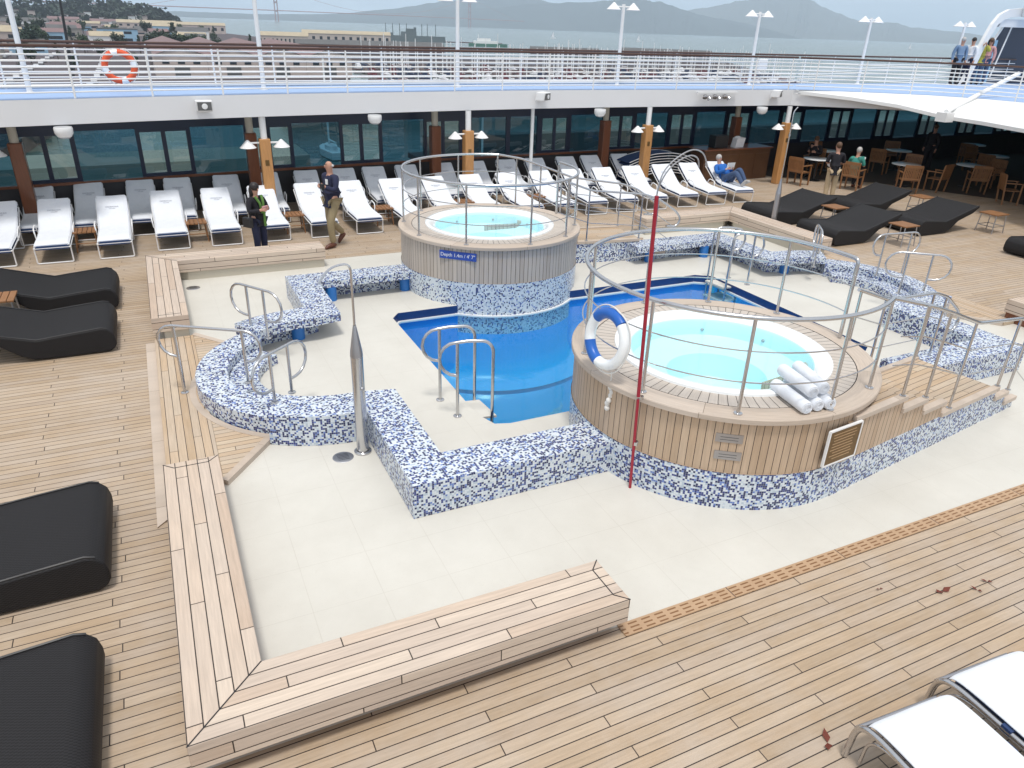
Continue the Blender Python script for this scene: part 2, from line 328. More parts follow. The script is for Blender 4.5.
# ------------------------------------------------------------------ mesh builder
def root_loc(o):
    v = Vector((0, 0, 0))
    while o is not None:
        v += o.location; o = o.parent
    return v
class MB:
    def __init__(s): s.v = []; s.f = []; s.uv = []; s.sm = []
    def face(s, idx, uvs, smooth=False):
        s.f.append(tuple(idx)); s.uv.append([tuple(x) for x in uvs]); s.sm.append(smooth)
    def add(s, pts):
        n = len(s.v); s.v.extend([tuple(p) for p in pts]); return list(range(n, n+len(pts)))
    def quad(s, pts, uvs=None, smooth=False):
        i = s.add(pts)
        if uvs is None: uvs = [(p[0], p[1]) for p in pts]
        s.face(i, uvs, smooth)
    def prism(s, poly, z0, z1, uvtop=None, swap=False, bottom=True, sides=True, top=True, closed=True, smooth=False, u0=0):
        uvtop = uvtop or (lambda p: (p[0], p[1])); n = len(poly)
        if top:
            i = s.add([(p[0], p[1], z1) for p in poly]); s.face(i, [uvtop(p) for p in poly])
        if bottom:
            i = s.add([(p[0], p[1], z0) for p in poly]); s.face(i[::-1], [uvtop(p) for p in poly][::-1])
        if sides:
            acc = u0
            for k in range(n if closed else n-1):
                a = poly[k]; b = poly[(k+1) % n]; d = math.hypot(b[0]-a[0], b[1]-a[1])
                i = s.add([(a[0], a[1], z0), (b[0], b[1], z0), (b[0], b[1], z1), (a[0], a[1], z1)])
                w = [(acc, z0), (acc+d, z0), (acc+d, z1), (acc, z1)]
                if swap: w = [(q[1], q[0]) for q in w]
                s.face(i, w, smooth); acc += d
        return s
    def box(s, cx, cy, z0, sx, sy, h, rz=0, uvtop=None):
        c, sn = cos(rz), sin(rz)
        P = [(-sx/2, -sy/2), (sx/2, -sy/2), (sx/2, sy/2), (-sx/2, sy/2)]
        return s.prism([(cx+x*c-y*sn, cy+x*sn+y*c) for x, y in P], z0, z0+h, uvtop)
    def obox(s, c, ax, ay, az):   # oriented box: centre and three half-axis vectors
        c, ax, ay, az = map(Vector, (c, ax, ay, az)); P = []
        for k in (-1, 1):
            for a, b in ((-1, -1), (1, -1), (1, 1), (-1, 1)): P.append(c+ax*a+ay*b+az*k)
        i = s.add(P); X, Y, Z = ax.length*2, ay.length*2, az.length*2
        for q, (w, h) in (((3, 2, 1, 0), (X, Y)), ((4, 5, 6, 7), (X, Y)), ((0, 1, 5, 4), (X, Z)), ((1, 2, 6, 5), (Y, Z)), ((2, 3, 7, 6), (X, Z)), ((3, 0, 4, 7), (Y, Z))):
            s.face([i[x] for x in q], [(0, 0), (w, 0), (w, h), (0, h)])
        return s
    def tube(s, path, rad, n=8, closed=False, cap=True):
        path = [Vector(p) for p in path]; m = len(path)
        rads = rad if isinstance(rad, (list, tuple)) else [rad]*m
        rings = []; prev = None; acc = 0
        for k, p in enumerate(path):
            if closed: t = path[(k+1) % m]-path[k-1]
            else: t = path[min(k+1, m-1)]-path[max(k-1, 0)]
            t.normalize()
            if prev is None:
                a = Vector((0, 0, 1)) if abs(t.z) < .9 else Vector((1, 0, 0)); a = (a-t*a.dot(t)).normalized()
            else: a = (prev-t*prev.dot(t)).normalized()
            prev = a; b = t.cross(a)
            rings.append(s.add([p+(a*cos(2*pi*j/n)+b*sin(2*pi*j/n))*rads[k] for j in range(n)]))
        for k in range(m if closed else m-1):
            A = rings[k]; B = rings[(k+1) % m]; d = (path[(k+1) % m]-path[k]).length
            for j in range(n):
                q = (j+1) % n
                s.face([A[j], A[q], B[q], B[j]], [(acc, j*.01), (acc, j*.01+.01), (acc+d, j*.01+.01), (acc+d, j*.01)], True)
            acc += d
        if cap and not closed:
            s.face(rings[0][::-1], [(0, 0)]*n); s.face(rings[-1], [(0, 0)]*n)
        return s
    def lathe(s, prof, cx, cy, z0=0, n=48, a0=0, a1=2*pi, swap=False, radial=False, smooth=True):
        full = abs(a1-a0-2*pi) < 1e-6; m = n if full else n+1
        rings = [s.add([(cx+R*cos(a0+(a1-a0)*j/n), cy+R*sin(a0+(a1-a0)*j/n), z0+z) for j in range(m)]) for R, z in prof]
        acc = 0
        for k in range(len(prof)-1):
            (R1, z1), (R2, z2) = prof[k], prof[k+1]; d = math.hypot(R2-R1, z2-z1); Rm = max(R1, R2)
            for j in range(n):
                q = (j+1) % m; A0 = (a0+(a1-a0)*j/n)*Rm; A1 = (a0+(a1-a0)*(j+1)/n)*Rm
                w = [(A0, acc), (A1, acc), (A1, acc+d), (A0, acc+d)]
                if swap: w = [(x[1], x[0]) for x in w]
                s.face([rings[k][j], rings[k][q], rings[k+1][q], rings[k+1][j]], w, smooth)
            acc += d
        return s
    def disc(s, cx, cy, z, R, n=48):
        i = s.add([(cx+R*cos(2*pi*j/n), cy+R*sin(2*pi*j/n), z) for j in range(n)])
        s.face(i, [(s.v[x][0], s.v[x][1]) for x in i]); return s
    def sphere(s, c, R, sc=(1, 1, 1), n=12, m=8):
        prof = [(max(1e-4, R*sin(pi*k/m)), -R*cos(pi*k/m)) for k in range(m+1)]
        st = len(s.v); s.lathe(prof, 0, 0, 0, n)
        for k in range(st, len(s.v)):
            x, y, z = s.v[k]; s.v[k] = (c[0]+x*sc[0], c[1]+y*sc[1], c[2]+z*sc[2])
        return s
    def build(s, name, m, parent=None, world=False, bevel=0, recalc=True):
        me = bpy.data.meshes.new(name)
        off = root_loc(parent) if (world and parent is not None) else Vector((0, 0, 0))
        me.from_pydata([(v[0]-off.x, v[1]-off.y, v[2]-off.z) for v in s.v], [], s.f)
        uvl = me.uv_layers.new(name='UVMap'); k = 0
        for p, uv in zip(me.polygons, s.uv):
            for j, li in enumerate(p.loop_indices): uvl.data[li].uv = uv[j]
        me.polygons.foreach_set('use_smooth', s.sm)
        if recalc:
            bm = bmesh.new(); bm.from_mesh(me); bmesh.ops.remove_doubles(bm, verts=bm.verts, dist=1e-5)
            bmesh.ops.recalc_face_normals(bm, faces=bm.faces); bm.to_mesh(me); bm.free()
        if m is not None:
            for q in (m if isinstance(m, list) else [m]): me.materials.append(q)
        o = bpy.data.objects.new(name, me); C.objects.link(o)
        if parent is not None: o.parent = parent
        if any(s.sm):
            try: me.set_sharp_from_angle(angle=radians(40))
            except Exception: pass
        if bevel:
            b = o.modifiers.new('bevel', 'BEVEL'); b.width = bevel; b.segments = 2; b.limit_method = 'ANGLE'; b.harden_normals = False
        return o
def tag(o, label=None, cat=None, group=None, kind=None):
    if label: o['label'] = label
    if cat: o['category'] = cat
    if group: o['group'] = group
    if kind: o['kind'] = kind
    return o
def empty(name, loc=(0, 0, 0), rz=0, label=None, cat=None, group=None):
    o = bpy.data.objects.new(name, None); o.empty_display_size = .1; C.objects.link(o); o.location = loc; o.rotation_euler = (0, 0, rz)
    return tag(o, label, cat, group)
KIDS = {}
def copy_tree(o, parent=None):
    if not KIDS.get('built'): pass
    c = o.copy(); C.objects.link(c); c.parent = parent
    for ch in [x for x in bpy.data.objects if x.parent == o]:
        copy_tree(ch, c)
    return c
def kids_fast(o): return list(o.children)
def copy_tree(o, parent=None):
    ch = list(o.children)
    c = o.copy(); C.objects.link(c); c.parent = parent
    for x in ch: copy_tree(x, c)
    return c
ORD = ['first', 'second', 'third', 'fourth', 'fifth', 'sixth', 'seventh', 'eighth', 'ninth', 'tenth', 'eleventh', 'twelfth', 'thirteenth', 'fourteenth', 'fifteenth', 'sixteenth', 'seventeenth', 'eighteenth', 'nineteenth', 'twentieth']
def arc(cx, cy, R, a0, a1, n=10): return [(cx+R*cos(radians(a0+(a1-a0)*k/n)), cy+R*sin(radians(a0+(a1-a0)*k/n))) for k in range(n+1)]
def smoothpath(pts, rad=.1, n=5):
    """round the corners of a 3-D polyline"""
    P = [Vector(p) for p in pts]; out = [P[0]]
    for a, b, c in zip(P, P[1:], P[2:]):
        d1 = min(rad, (b-a).length*.48); d2 = min(rad, (c-b).length*.48)
        s = b+(a-b).normalized()*d1; e = b+(c-b).normalized()*d2
        for k in range(n+1):
            t = k/n; out.append(s*(1-t)**2+b*2*t*(1-t)+e*t*t)
    out.append(P[-1]); return out
def interp(x, xs, ys):
    if x <= xs[0]: return ys[0]
    for i in range(len(xs)-1):
        if x <= xs[i+1]: return ys[i]+(ys[i+1]-ys[i])*(x-xs[i])/(xs[i+1]-xs[i])
    return ys[-1]
def W(X): return interp(X, [-9, -4, 2.6, 8, 14, 19], [-2.9, -1.75, -.9, -.4, -.1, 0])   # gentle curve of the ship's side

CY = 9.35; CX = 6.65                                    # the pool court is symmetrical about these lines
def mx_(p): return (2*CX-p[0],)+tuple(p[1:])
def my_(p): return (p[0], 2*CY-p[1])+tuple(p[2:])

# ------------------------------------------------------------------ decks and floors
X0, X1, Y0, Y1 = -0.36, 13.66, 3.72, 15.0
m = MB()
for (a, b, c, d) in ((X0+.1, 2.9, Y0-.12, Y0+.02), (-14, 26, -6, Y0-.12), (-14, X0+.1, Y0-.12, Y1-.1), (X1-.1, 26, Y0-.12, Y1-.1), (-14, 26, Y1-.1, 24)):
    m.quad([(a, c, 0), (b, c, 0), (b, d, 0), (a, d, 0)])
tag(m.build('deck', mt['deck']), kind='structure')
m = MB(); m.quad([(19.7, 19.8, .004), (22.6, 17.9, .004), (24.3, 14.6, .004), (24.3, -6, .004), (48, -6, .004), (48, 24, .004), (19.7, 24, .004)]); tag(m.build('cafe_floor_shade', mt['floor_shade']), kind='structure')  # dark sheet over the planks, painting in the shade under the canopy
# pool outline (with the ladder notches), world x,y
poolR = [(3.25, 7.6), (3.25, 11.25), (3.40, 11.45), (9.75, 11.45), (10.05, 11.25), (10.05, 7.35), (9.85, 7.22), (3.55, 7.22), (3.36, 7.28)]
PZ = -0.16
m = MB()
outer = [(X0, Y0), (X1, Y0), (X1, Y1), (X0, Y1)]
loops = [[Vector((x, y, 0)) for x, y in outer], [Vector((x, y, 0)) for x, y in poolR]]
flat = [p for l in loops for p in l]
for tri in tessellate_polygon(loops):
    pts = [flat[i] for i in tri]; m.quad([(p.x, p.y, .004) for p in pts])
tag(m.build('pool_surround', mt['floor']), kind='structure')
m = MB()
n = len(poolR)
for k in range(n):
    a = poolR[k]; b = poolR[(k+1) % n]
    m.quad([(a[0], a[1], -1.45), (b[0], b[1], -1.45), (b[0], b[1], PZ+.015), (a[0], a[1], PZ+.015)], [(0, 0), (1, 0), (1, 1), (0, 1)])
m.quad([(x, y, -1.45) for x, y in poolR])
tag(m.build('pool_basin', mt['blue_tile']), kind='structure')
m = MB()
for k in range(n):
    a = poolR[k]; b = poolR[(k+1) % n]
    m.quad([(a[0], a[1], PZ+.015), (b[0], b[1], PZ+.015), (b[0], b[1], .004), (a[0], a[1], .004)])
tag(m.build('pool_edge', mt['navy_edge']), kind='structure')
m = MB()
ins = [(x+(CX-x)/abs(CX-x)*.03, y+(CY-y)/abs(CY-y)*.03) for x, y in poolR]
ins0 = [(x+(CX-x)/abs(CX-x)*.004, y+(CY-y)/abs(CY-y)*.004) for x, y in poolR]
for k in range(n):
    a, b, c, d = ins0[k], ins0[(k+1) % n], ins[(k+1) % n], ins[k]
    m.quad([(a[0], a[1], PZ+.02), (b[0], b[1], PZ+.02), (c[0], c[1], PZ+.02), (d[0], d[1], PZ+.02)])
    m.quad([(d[0], d[1], PZ-.02), (c[0], c[1], PZ-.02), (c[0], c[1], PZ+.02), (d[0], d[1], PZ+.02)])
tag(m.build('pool_waterline_strip', mt['white']), kind='structure')
m = MB(); m.quad([(x, y, PZ) for x, y in ins0[::-1]]); 
for k in range(n):
    a, b = ins0[k], ins0[(k+1) % n]; m.quad([(a[0], a[1], -1.44), (b[0], b[1], -1.44), (b[0], b[1], PZ), (a[0], a[1], PZ)])
m.quad([(x, y, -1.44) for x, y in ins0])
tag(m.build('pool_water', mt['poolwater']), kind='structure')
# slotted overflow grating along the near edge of the cream floor
m = MB(); m.prism([(2.9, Y0-.125), (X1+3, Y0-.125), (X1+3, Y0+.012), (2.9, Y0+.012)], -.02, .012, uvtop=lambda p: (p[0], p[1]-(Y0-.122)))
tag(m.build('drain_grating', mt['grate']), 'long slotted teak drain grating between cream floor and planks', 'grating')
for k, (x, y, lab) in enumerate(((1.43, 7.22, 'round steel floor drain beside the stainless shower post'), (.31, 14.0, 'round steel floor drain inside the far left bench corner'))):
    rt = empty('floor_drain', (x, y, .004), 0, lab, 'drain', 'floor drains in the cream floor')
    m = MB(); m.lathe([(.0001, .006), (.10, .006), (.115, .003), (.12, 0)], 0, 0, 0, 24); m.build('cover', mt['steeld'], rt)
    m = MB()
    for i in range(5): m.box(0, -.06+.03*i, .0065, .13, .006, .001)
    m.build('slot', mt['black'], rt)

# raised teak aprons round the left and right entry steps
def apron(mir, lab):
    T = mx_ if mir else (lambda p: p)
    rt = empty('teak_apron', T((0.0, CY, 0)), 0, lab, 'low platform')
    h = .06
    strip = [(-.40, 7.12), (.14, 7.12), (.14, 11.5), (-.40, 11.5)]
    m = MB(); m.prism([T(p) for p in strip], 0.002, h, uvtop=lambda p: (p[1], abs(p[0]-CX)+.02)); m.build('border_planks', mt['apron'], rt, True)
    m = MB(); m.prism([T(p) for p in [(-.53, 6.62), (-.405, 6.75), (-.405, 11.5), (-.53, 11.5)]], 0.002, .014, uvtop=lambda p: (p[1], .05)); m.build('margin_plank', mt['coping'], rt, True)
    body = [(.143, 7.16), (.20, 7.16), (.74, 7.92)]+arc(1.75, CY, 1.72, 236, 124, 16)+[(.74, 2*CY-7.92), (.20, 11.47), (.143, 11.47)]
    m = MB(); m.prism([T(p) for p in body], 0.002, h-.003, uvtop=lambda p: (p[0], p[1])); m.build('deck_planks', mt['apron'], rt, True)
    for sg in (1, -1):
        e = [(.18, 7.12), (.82, 7.96), (.76, 8.02), (.12, 7.18)]
        if sg < 0: e = [my_(p) for p in e]
        m = MB(); m.prism([T(p) for p in e], 0.003, h+.004, uvtop=lambda p: (p[0]+p[1], 0.03)); m.build('edge_trim', mt['coping'], rt, True)
    m = MB(); a = arc(1.75, CY, 1.72, 236, 124, 24); b = arc(1.75, CY, 1.80, 124, 236, 24)
    m.prism([T(p) for p in a+b], 0.003, h+.005, uvtop=lambda p: (p[0]+p[1], .03)); m.build('curved_trim', mt['coping'], rt, True)
apron(False, 'low raised teak platform round the left curved mosaic steps')
apron(True, 'low raised teak platform round the right curved mosaic steps')

# ------------------------------------------------------------------ teak benches round the court
def bench(polys, lab, loc, borders=(), h=.4):
    """polys: list of (polygon, along) where along = 'x' or 'y' and the across offset"""
    rt = empty('teak_bench', loc, 0, lab, 'bench', 'low teak benches round the pool court')
    for poly, al, off in polys:
        m = MB()
        fn = (lambda p, o=off: (p[0], abs(p[1]-o))) if al == 'x' else (lambda p, o=off: (p[1], abs(p[0]-o)))
        m.prism(poly, h-.235, h, uvtop=fn); ob = m.build('seat_planks', mt['bench'], rt, True, bevel=.006)
        cx = sum(p[0] for p in poly)/len(poly); cy = sum(p[1] for p in poly)/len(poly)
        q = []
        for p in poly:
            dx = 1 if cx > p[0] else -1; dy = 1 if cy > p[1] else -1
            q.append((p[0]+dx*(.15 if (p[0]-CX)*dx < 0 else .03), p[1]+dy*(.15 if (p[1]-CY)*dy < 0 else .03)))
        m = MB(); m.prism(q, .001, h-.235, top=False); m.build('plinth', mt['beige'] if loc[1] > 8 else mt['post_dark'], rt, True)  # near bench: dark plinth colour stands for the shadow below its seat
    for (a, b) in borders:      # mitre seams and end boards as thin caulk lines let into the top
        a, b = Vector((a[0], a[1], h+.001)), Vector((b[0], b[1], h+.001)); d = (b-a); w = Vector((-d.y, d.x, 0)).normalized()*.0045
        m = MB(); m.obox((a+b)/2, d/2, w, Vector((0, 0, .0015))); m.build('caulk_line', mt['black'], rt, True)
XL, XR = -.40, 13.70; bw = .525
bench([([(XL, 3.6), (XL+bw, 3.6+bw), (XL+bw, 7.12), (XL, 7.12)], 'y', XL), ([(XL, 3.6), (2.9, 3.6), (2.9, 3.6+bw), (XL+bw, 3.6+bw)], 'x', 3.6)],
      'nearest L-shaped teak bench at the front left of the pool court', (XL, 3.6, 0),
      [((XL, 3.6), (XL+bw, 3.6+bw)), ((XL, 7.12), (XL+.1, 7.02)), ((XL+bw, 7.12), (XL+bw-.1, 7.02)), ((XL+.1, 7.02), (XL+bw-.1, 7.02)),
       ((2.9, 3.6), (2.8, 3.7)), ((2.9, 3.6+bw), (2.8, 3.5+bw)), ((2.8, 3.7), (2.8, 3.5+bw))])
bench([([(XL, 11.5), (XL+bw, 11.5), (XL+bw, 15.0-bw), (XL, 15.0)], 'y', XL), ([(XL, 15.0), (XL+bw, 15.0-bw), (2.85, 15.0-bw), (2.85, 15.0)], 'x', 15.0)],
      'L-shaped teak bench at the far left corner, woman standing behind it', (XL, 15, 0),
      [((XL, 15.0), (XL+bw, 15.0-bw)), ((XL+.1, 11.6), (XL+bw-.1, 11.6))])
bench([([(10.6, 15.0), (10.6, 15.0-bw), (XR-bw, 15.0-bw), (XR, 15.0)], 'x', 15.0), ([(XR, 15.0), (XR-bw, 15.0-bw), (XR-bw, 11.6), (XR, 11.6)], 'y', XR)],
      'L-shaped teak bench at the far right corner in front of dark daybeds', (XR, 15, 0), [((XR, 15.0), (XR-bw, 15.0-bw))])
bench([([(13.42, 3.9), (13.94, 3.9), (13.94, 7.34), (13.42, 7.34)], 'y', 13.42)], 'teak bench at the right edge beside the tub staircase', (XR, 7.4, 0), [])

# ------------------------------------------------------------------ mosaic bench walls (left piece, mirrored to the right)
def mosaic_wall(mir, lab):
    T = mx_ if mir else (lambda p: p)
    rt = empty('mosaic_bench', T((1.8, CY, 0)), 0, lab, 'mosaic bench', 'blue mosaic benches round the pool')
    h = .4; cxr = 1.75
    # solid near arm (outer face visible to the floor)
    near = [(4.35, 5.79), (1.80, 5.79), (1.80, 7.47)]+arc(cxr, CY, 1.85, 268, 236, 6)+arc(cxr, CY, 1.33, 236, 274, 8)[0:]+[(2.28, 7.92), (2.28, 6.29), (4.35, 6.29)]
    m = MB(); m.prism([T(p) for p in near], .003, h); m.build('bench_wall', mt['mosaic'], rt, True, bevel=.008)
    # far arm: a slab on a set-back wall with blue posts
    far = [my_(p) for p in near]
    m = MB(); m.prism([T(p) for p in far], h-.14, h); m.build('seat_slab', mt['mosaic'], rt, True, bevel=.008)
    back = [(4.35, 12.91), (1.80, 12.91), (1.80, 11.23)]+[my_(p) for p in arc(cxr, CY, 1.84, 268, 236, 6)]+[my_(p) for p in arc(cxr, CY, 1.62, 236, 268, 6)]+[(1.98, 11.1), (1.98, 12.72), (4.35, 12.72)]
    m = MB(); m.prism([T(p) for p in back], .003, h-.14, top=False); m.build('support_wall', mt['mosaic'], rt, True)
    for (x, y) in ((2.50, 12.50), (1.63, 10.93), (3.9, 12.6)):
        m = MB(); p = T((x, y)); m.lathe([(.0001, .26), (.10, .26), (.10, 0), (.12, 0)], p[0], p[1], .003, 20); m.build('support_post', mt['bluepost'], rt, True)
    # curved entry steps
    st = arc(cxr, CY, 1.70, 236, 124, 24)+arc(cxr, CY, 1.30, 124, 236, 24)
    m = MB(); m.prism([T(p) for p in st], .004, .28); m.build('outer_step', mt['mosaic'], rt, True, bevel=.006)
    st = arc(cxr, CY, 1.297, 232, 128, 20)+arc(cxr, CY, .93, 128, 232, 20)
    m = MB(); m.prism([T(p) for p in st], .004, .15); m.build('inner_step', mt['mosaic'], rt, True, bevel=.006)
    return rt
mosaic_wall(False, 'blue and white mosaic bench wall wrapping the left side of the pool')
mosaic_wall(True, 'blue and white mosaic bench wall wrapping the right side of the pool')

# ------------------------------------------------------------------ hot tubs
def ringpath(cx, cy, R, z, a0, a1, n): return [(cx+R*cos(radians(a0+(a1-a0)*k/n)), cy+R*sin(radians(a0+(a1-a0)*k/n)), z) for k in range(n+1)]
def text_mesh(body, size, m, parent, mw, name='lettering', ext=.0008):
    cu = bpy.data.curves.new(name, 'FONT'); cu.body = body; cu.size = size; cu.align_x = 'CENTER'; cu.align_y = 'CENTER'; cu.extrude = ext
    ot = bpy.data.objects.new(name+'_tmp', cu); C.objects.link(ot)
    dg = bpy.context.evaluated_depsgraph_get(); me = bpy.data.meshes.new_from_object(ot.evaluated_get(dg)); me.name = name
    bpy.data.objects.remove(ot); bpy.data.curves.remove(cu)
    me.materials.clear(); me.materials.append(m); o = bpy.data.objects.new(name, me); C.objects.link(o); o.parent = parent; o.matrix_local = mw
    return o
def onwall(cx, cy, R, ang, z, parent):
    """matrix (relative to the parent's location) for something lying on a drum face at an angle: X along, Y up, Z outwards"""
    a = radians(ang); out = Vector((cos(a), sin(a), 0)); al = Vector((-sin(a), cos(a), 0)); up = Vector((0, 0, 1))
    Mx = Matrix.Identity(4)
    for i in range(3): Mx[i][0] = al[i]; Mx[i][1] = up[i]; Mx[i][2] = out[i]
    p = Vector((cx, cy, z))+out*R-root_loc(parent)
    Mx[0][3], Mx[1][3], Mx[2][3] = p
    return Mx
def hot_tub(cx, cy, lab, clad, zb=.004, gate=(-60, -10), mos='mosaic'):
    rt = empty('hot_tub', (cx, cy, 0), 0, lab, 'hot tub', 'raised round hot tubs')
    N = 96
    zm = max(zb, -.50)
    m = MB(); m.lathe([(1.75, 0), (1.75, .44-zm)], cx, cy, zm, N); m.build('mosaic_base', mt[mos], rt, True)
    if zb < -.7: m = MB(); m.lathe([(2.25, 0), (1.98, .05), (1.82, .18), (1.755, .42), (1.75, zm-zb)], cx, cy, zb, N); m.build('submerged_wall', mt['blue_tile'], rt, True)
    if zb < -.7: m = MB(); m.lathe([(1.751, 0), (1.785, 0), (1.785, .035), (1.751, .035)], cx, cy, PZ-.012, N, radians(150), radians(390)); m.build('waterline_trim', mt['white'], rt, True)
    m = MB(); m.lathe([(1.74, 0), (1.74, .60)], cx, cy, .44, N, swap=True); m.lathe([(1.752, 0), (1.74, 0.002)], cx, cy, .438, N); m.build('wood_cladding', clad, rt, True)
    m = MB(); m.lathe([(1.735, .0), (1.785, 0), (1.785, .05), (1.775, .06), (1.53, .06)], cx, cy, 1.04, N); m.build('coping', mt['coping'], rt, True)
    m = MB(); m.lathe([(1.53, 0), (1.525, -.01), (1.52, 0)], cx, cy, 1.10, N); m.build('caulk_line', mt['black'], rt, True)
    m = MB(); m.lathe([(1.522, 0), (1.25, 0)], cx, cy, 1.098, N, swap=True); m.build('radial_planks', mt['radial'], rt, True)
    m = MB(); m.lathe([(1.27, -.002), (1.265, .025), (1.24, .035), (1.16, .03), (1.10, -.01), (1.075, -.03)], cx, cy, 1.10, N); m.build('shell', mt['gel'], rt, True)
    m = MB(); m.lathe([(1.075, -.03), (1.05, -.10), (1.03, -.24), (.98, -.28), (.66, -.30), (.60, -.33), (.54, -.62), (.50, -.65), (.0001, -.66)], cx, cy, 1.10, N); m.build('lining', mt['aqua'], rt, True)
    m = MB(); m.disc(cx, cy, 1.062, 1.062, N); m.build('tub_water', mt['tubwater'], rt, True, recalc=False)
    for k in range(8):
        a = 2*pi*k/8+.3; m = MB(); m.sphere((cx+1.03*cos(a), cy+1.03*sin(a), .93), .022, (1, 1, 1), 8, 6); m.build('jet', mt['steeld'], rt, True)
    m = MB(); m.lathe([(.0001, .02), (.06, .02), (.07, 0)], cx-.1, cy, .442, 16); m.build('drain', mt['steeld'], rt, True)
    return rt
NT = (5.81, 6.17); FT = (5.65, 12.70)
tubA = hot_tub(*NT, 'nearest raised hot tub clad in teak with rolled towels on rim', mt['clad'])
tubB = hot_tub(*FT, 'far raised hot tub in weathered wood with blue depth sign', mt['cladg'], zb=-1.4, mos='mosaic_pale')
tubB.scale = (.97, .97, 1)
# fittings on the drums
def plate(name, m, tub, c, R, ang, z, w, h, t=.012, parent=None):
    o = MB(); o.obox((0, 0, t/2), (w/2, 0, 0), (0, h/2, 0), (0, 0, t/2)); ob = o.build(name, m, parent or tub); ob.matrix_local = onwall(c[0], c[1], R, ang, z, tub); return ob
sg = plate('depth_sign', mt['signblue'], tubB, FT, 1.735, -132.5, .91, .70, .14)
text_mesh("Depth 1.4m / 4' 7\"", .088, mt['white'], sg, Matrix.Translation((0, 0, .0135)), ext=.001)
for (a, z) in ((-125.6, .845), (-125.2, .645)):
    p = plate('steel_plate', mt['steeld'], tubA, NT, 1.735, a, z, .27, .095)
    for q in (-.018, .012):
        o = MB(); o.obox((0, q, .0126), (.09, 0, 0), (0, .0035, 0), (0, 0, .0008)); o.build('engraved_line', mt['glasslamp'], p)
pq = plate('notice_plaque', mt['bronze'], tubA, NT, 1.785, -84, .715, .50, .40, .02)
o = MB()
for (x, y, w, h) in ((0, .206, .26, .008), (0, -.206, .26, .008), (-.256, 0, .008, .2), (.256, 0, .008, .2)): o.obox((x, y, .012), (w, 0, 0), (0, h, 0), (0, 0, .014))
o.build('frame', mt['whitem'], pq)
for i in range(9):
    o = MB(); o.obox((random.uniform(-.02, .02), .15-.036*i, .0212), (.19-random.random()*.05, 0, 0), (0, .005, 0), (0, 0, .001)); o.build('text_line', mt['plainwood'], pq)

# guard rails round each tub
def tub_rail(c, mir, lab):
    cx, cy = c; sg = -1 if mir else 1
    rt = empty('tub_guard_rail', (cx, cy, 1.1), 0, lab, 'railing', 'stainless rails round the hot tubs')
    R = 1.68
    def ang(a): return a*sg
    a0, a1 = -12, -360+62-360+300    # clockwise through the back: from -12 up and round to -60 (=300)
    pts = ringpath(cx, cy, R, 2.12, ang(-10), ang(300), 60)
    m = MB(); m.tube([(pts[0][0], pts[0][1], 1.12)]+smoothpath([(pts[0][0], pts[0][1], 1.9)]+[pts[0], pts[1]], .06)[1:]+pts[2:], .024, 10); m.build('handrail', mt['steel'], rt, True)
    for z in (1.78, 1.45):
        m = MB(); m.tube(ringpath(cx, cy, R, z, ang(-10), ang(300), 60), .0085, 6); m.build('mid_rail', mt['steel'], rt, True)
    for a in (24, 56, 88, 128, 164, 202, 236, 270, 299):
        x, y = cx+R*cos(radians(ang(a))), cy+R*sin(radians(ang(a)))
        m = MB(); m.tube([(x, y, 1.10), (x, y, 2.11)], .019, 10); m.lathe([(.045, 0), (.045, .012), (.02, .02)], x, y, 1.10, 14); m.build('post', mt['steel'], rt, True)
    return rt
tub_rail(NT, False, 'stainless guard rail ring on the nearest hot tub')
tub_rail(FT, True, 'stainless guard rail ring on the far hot tub').scale = (.97, .97, 1)

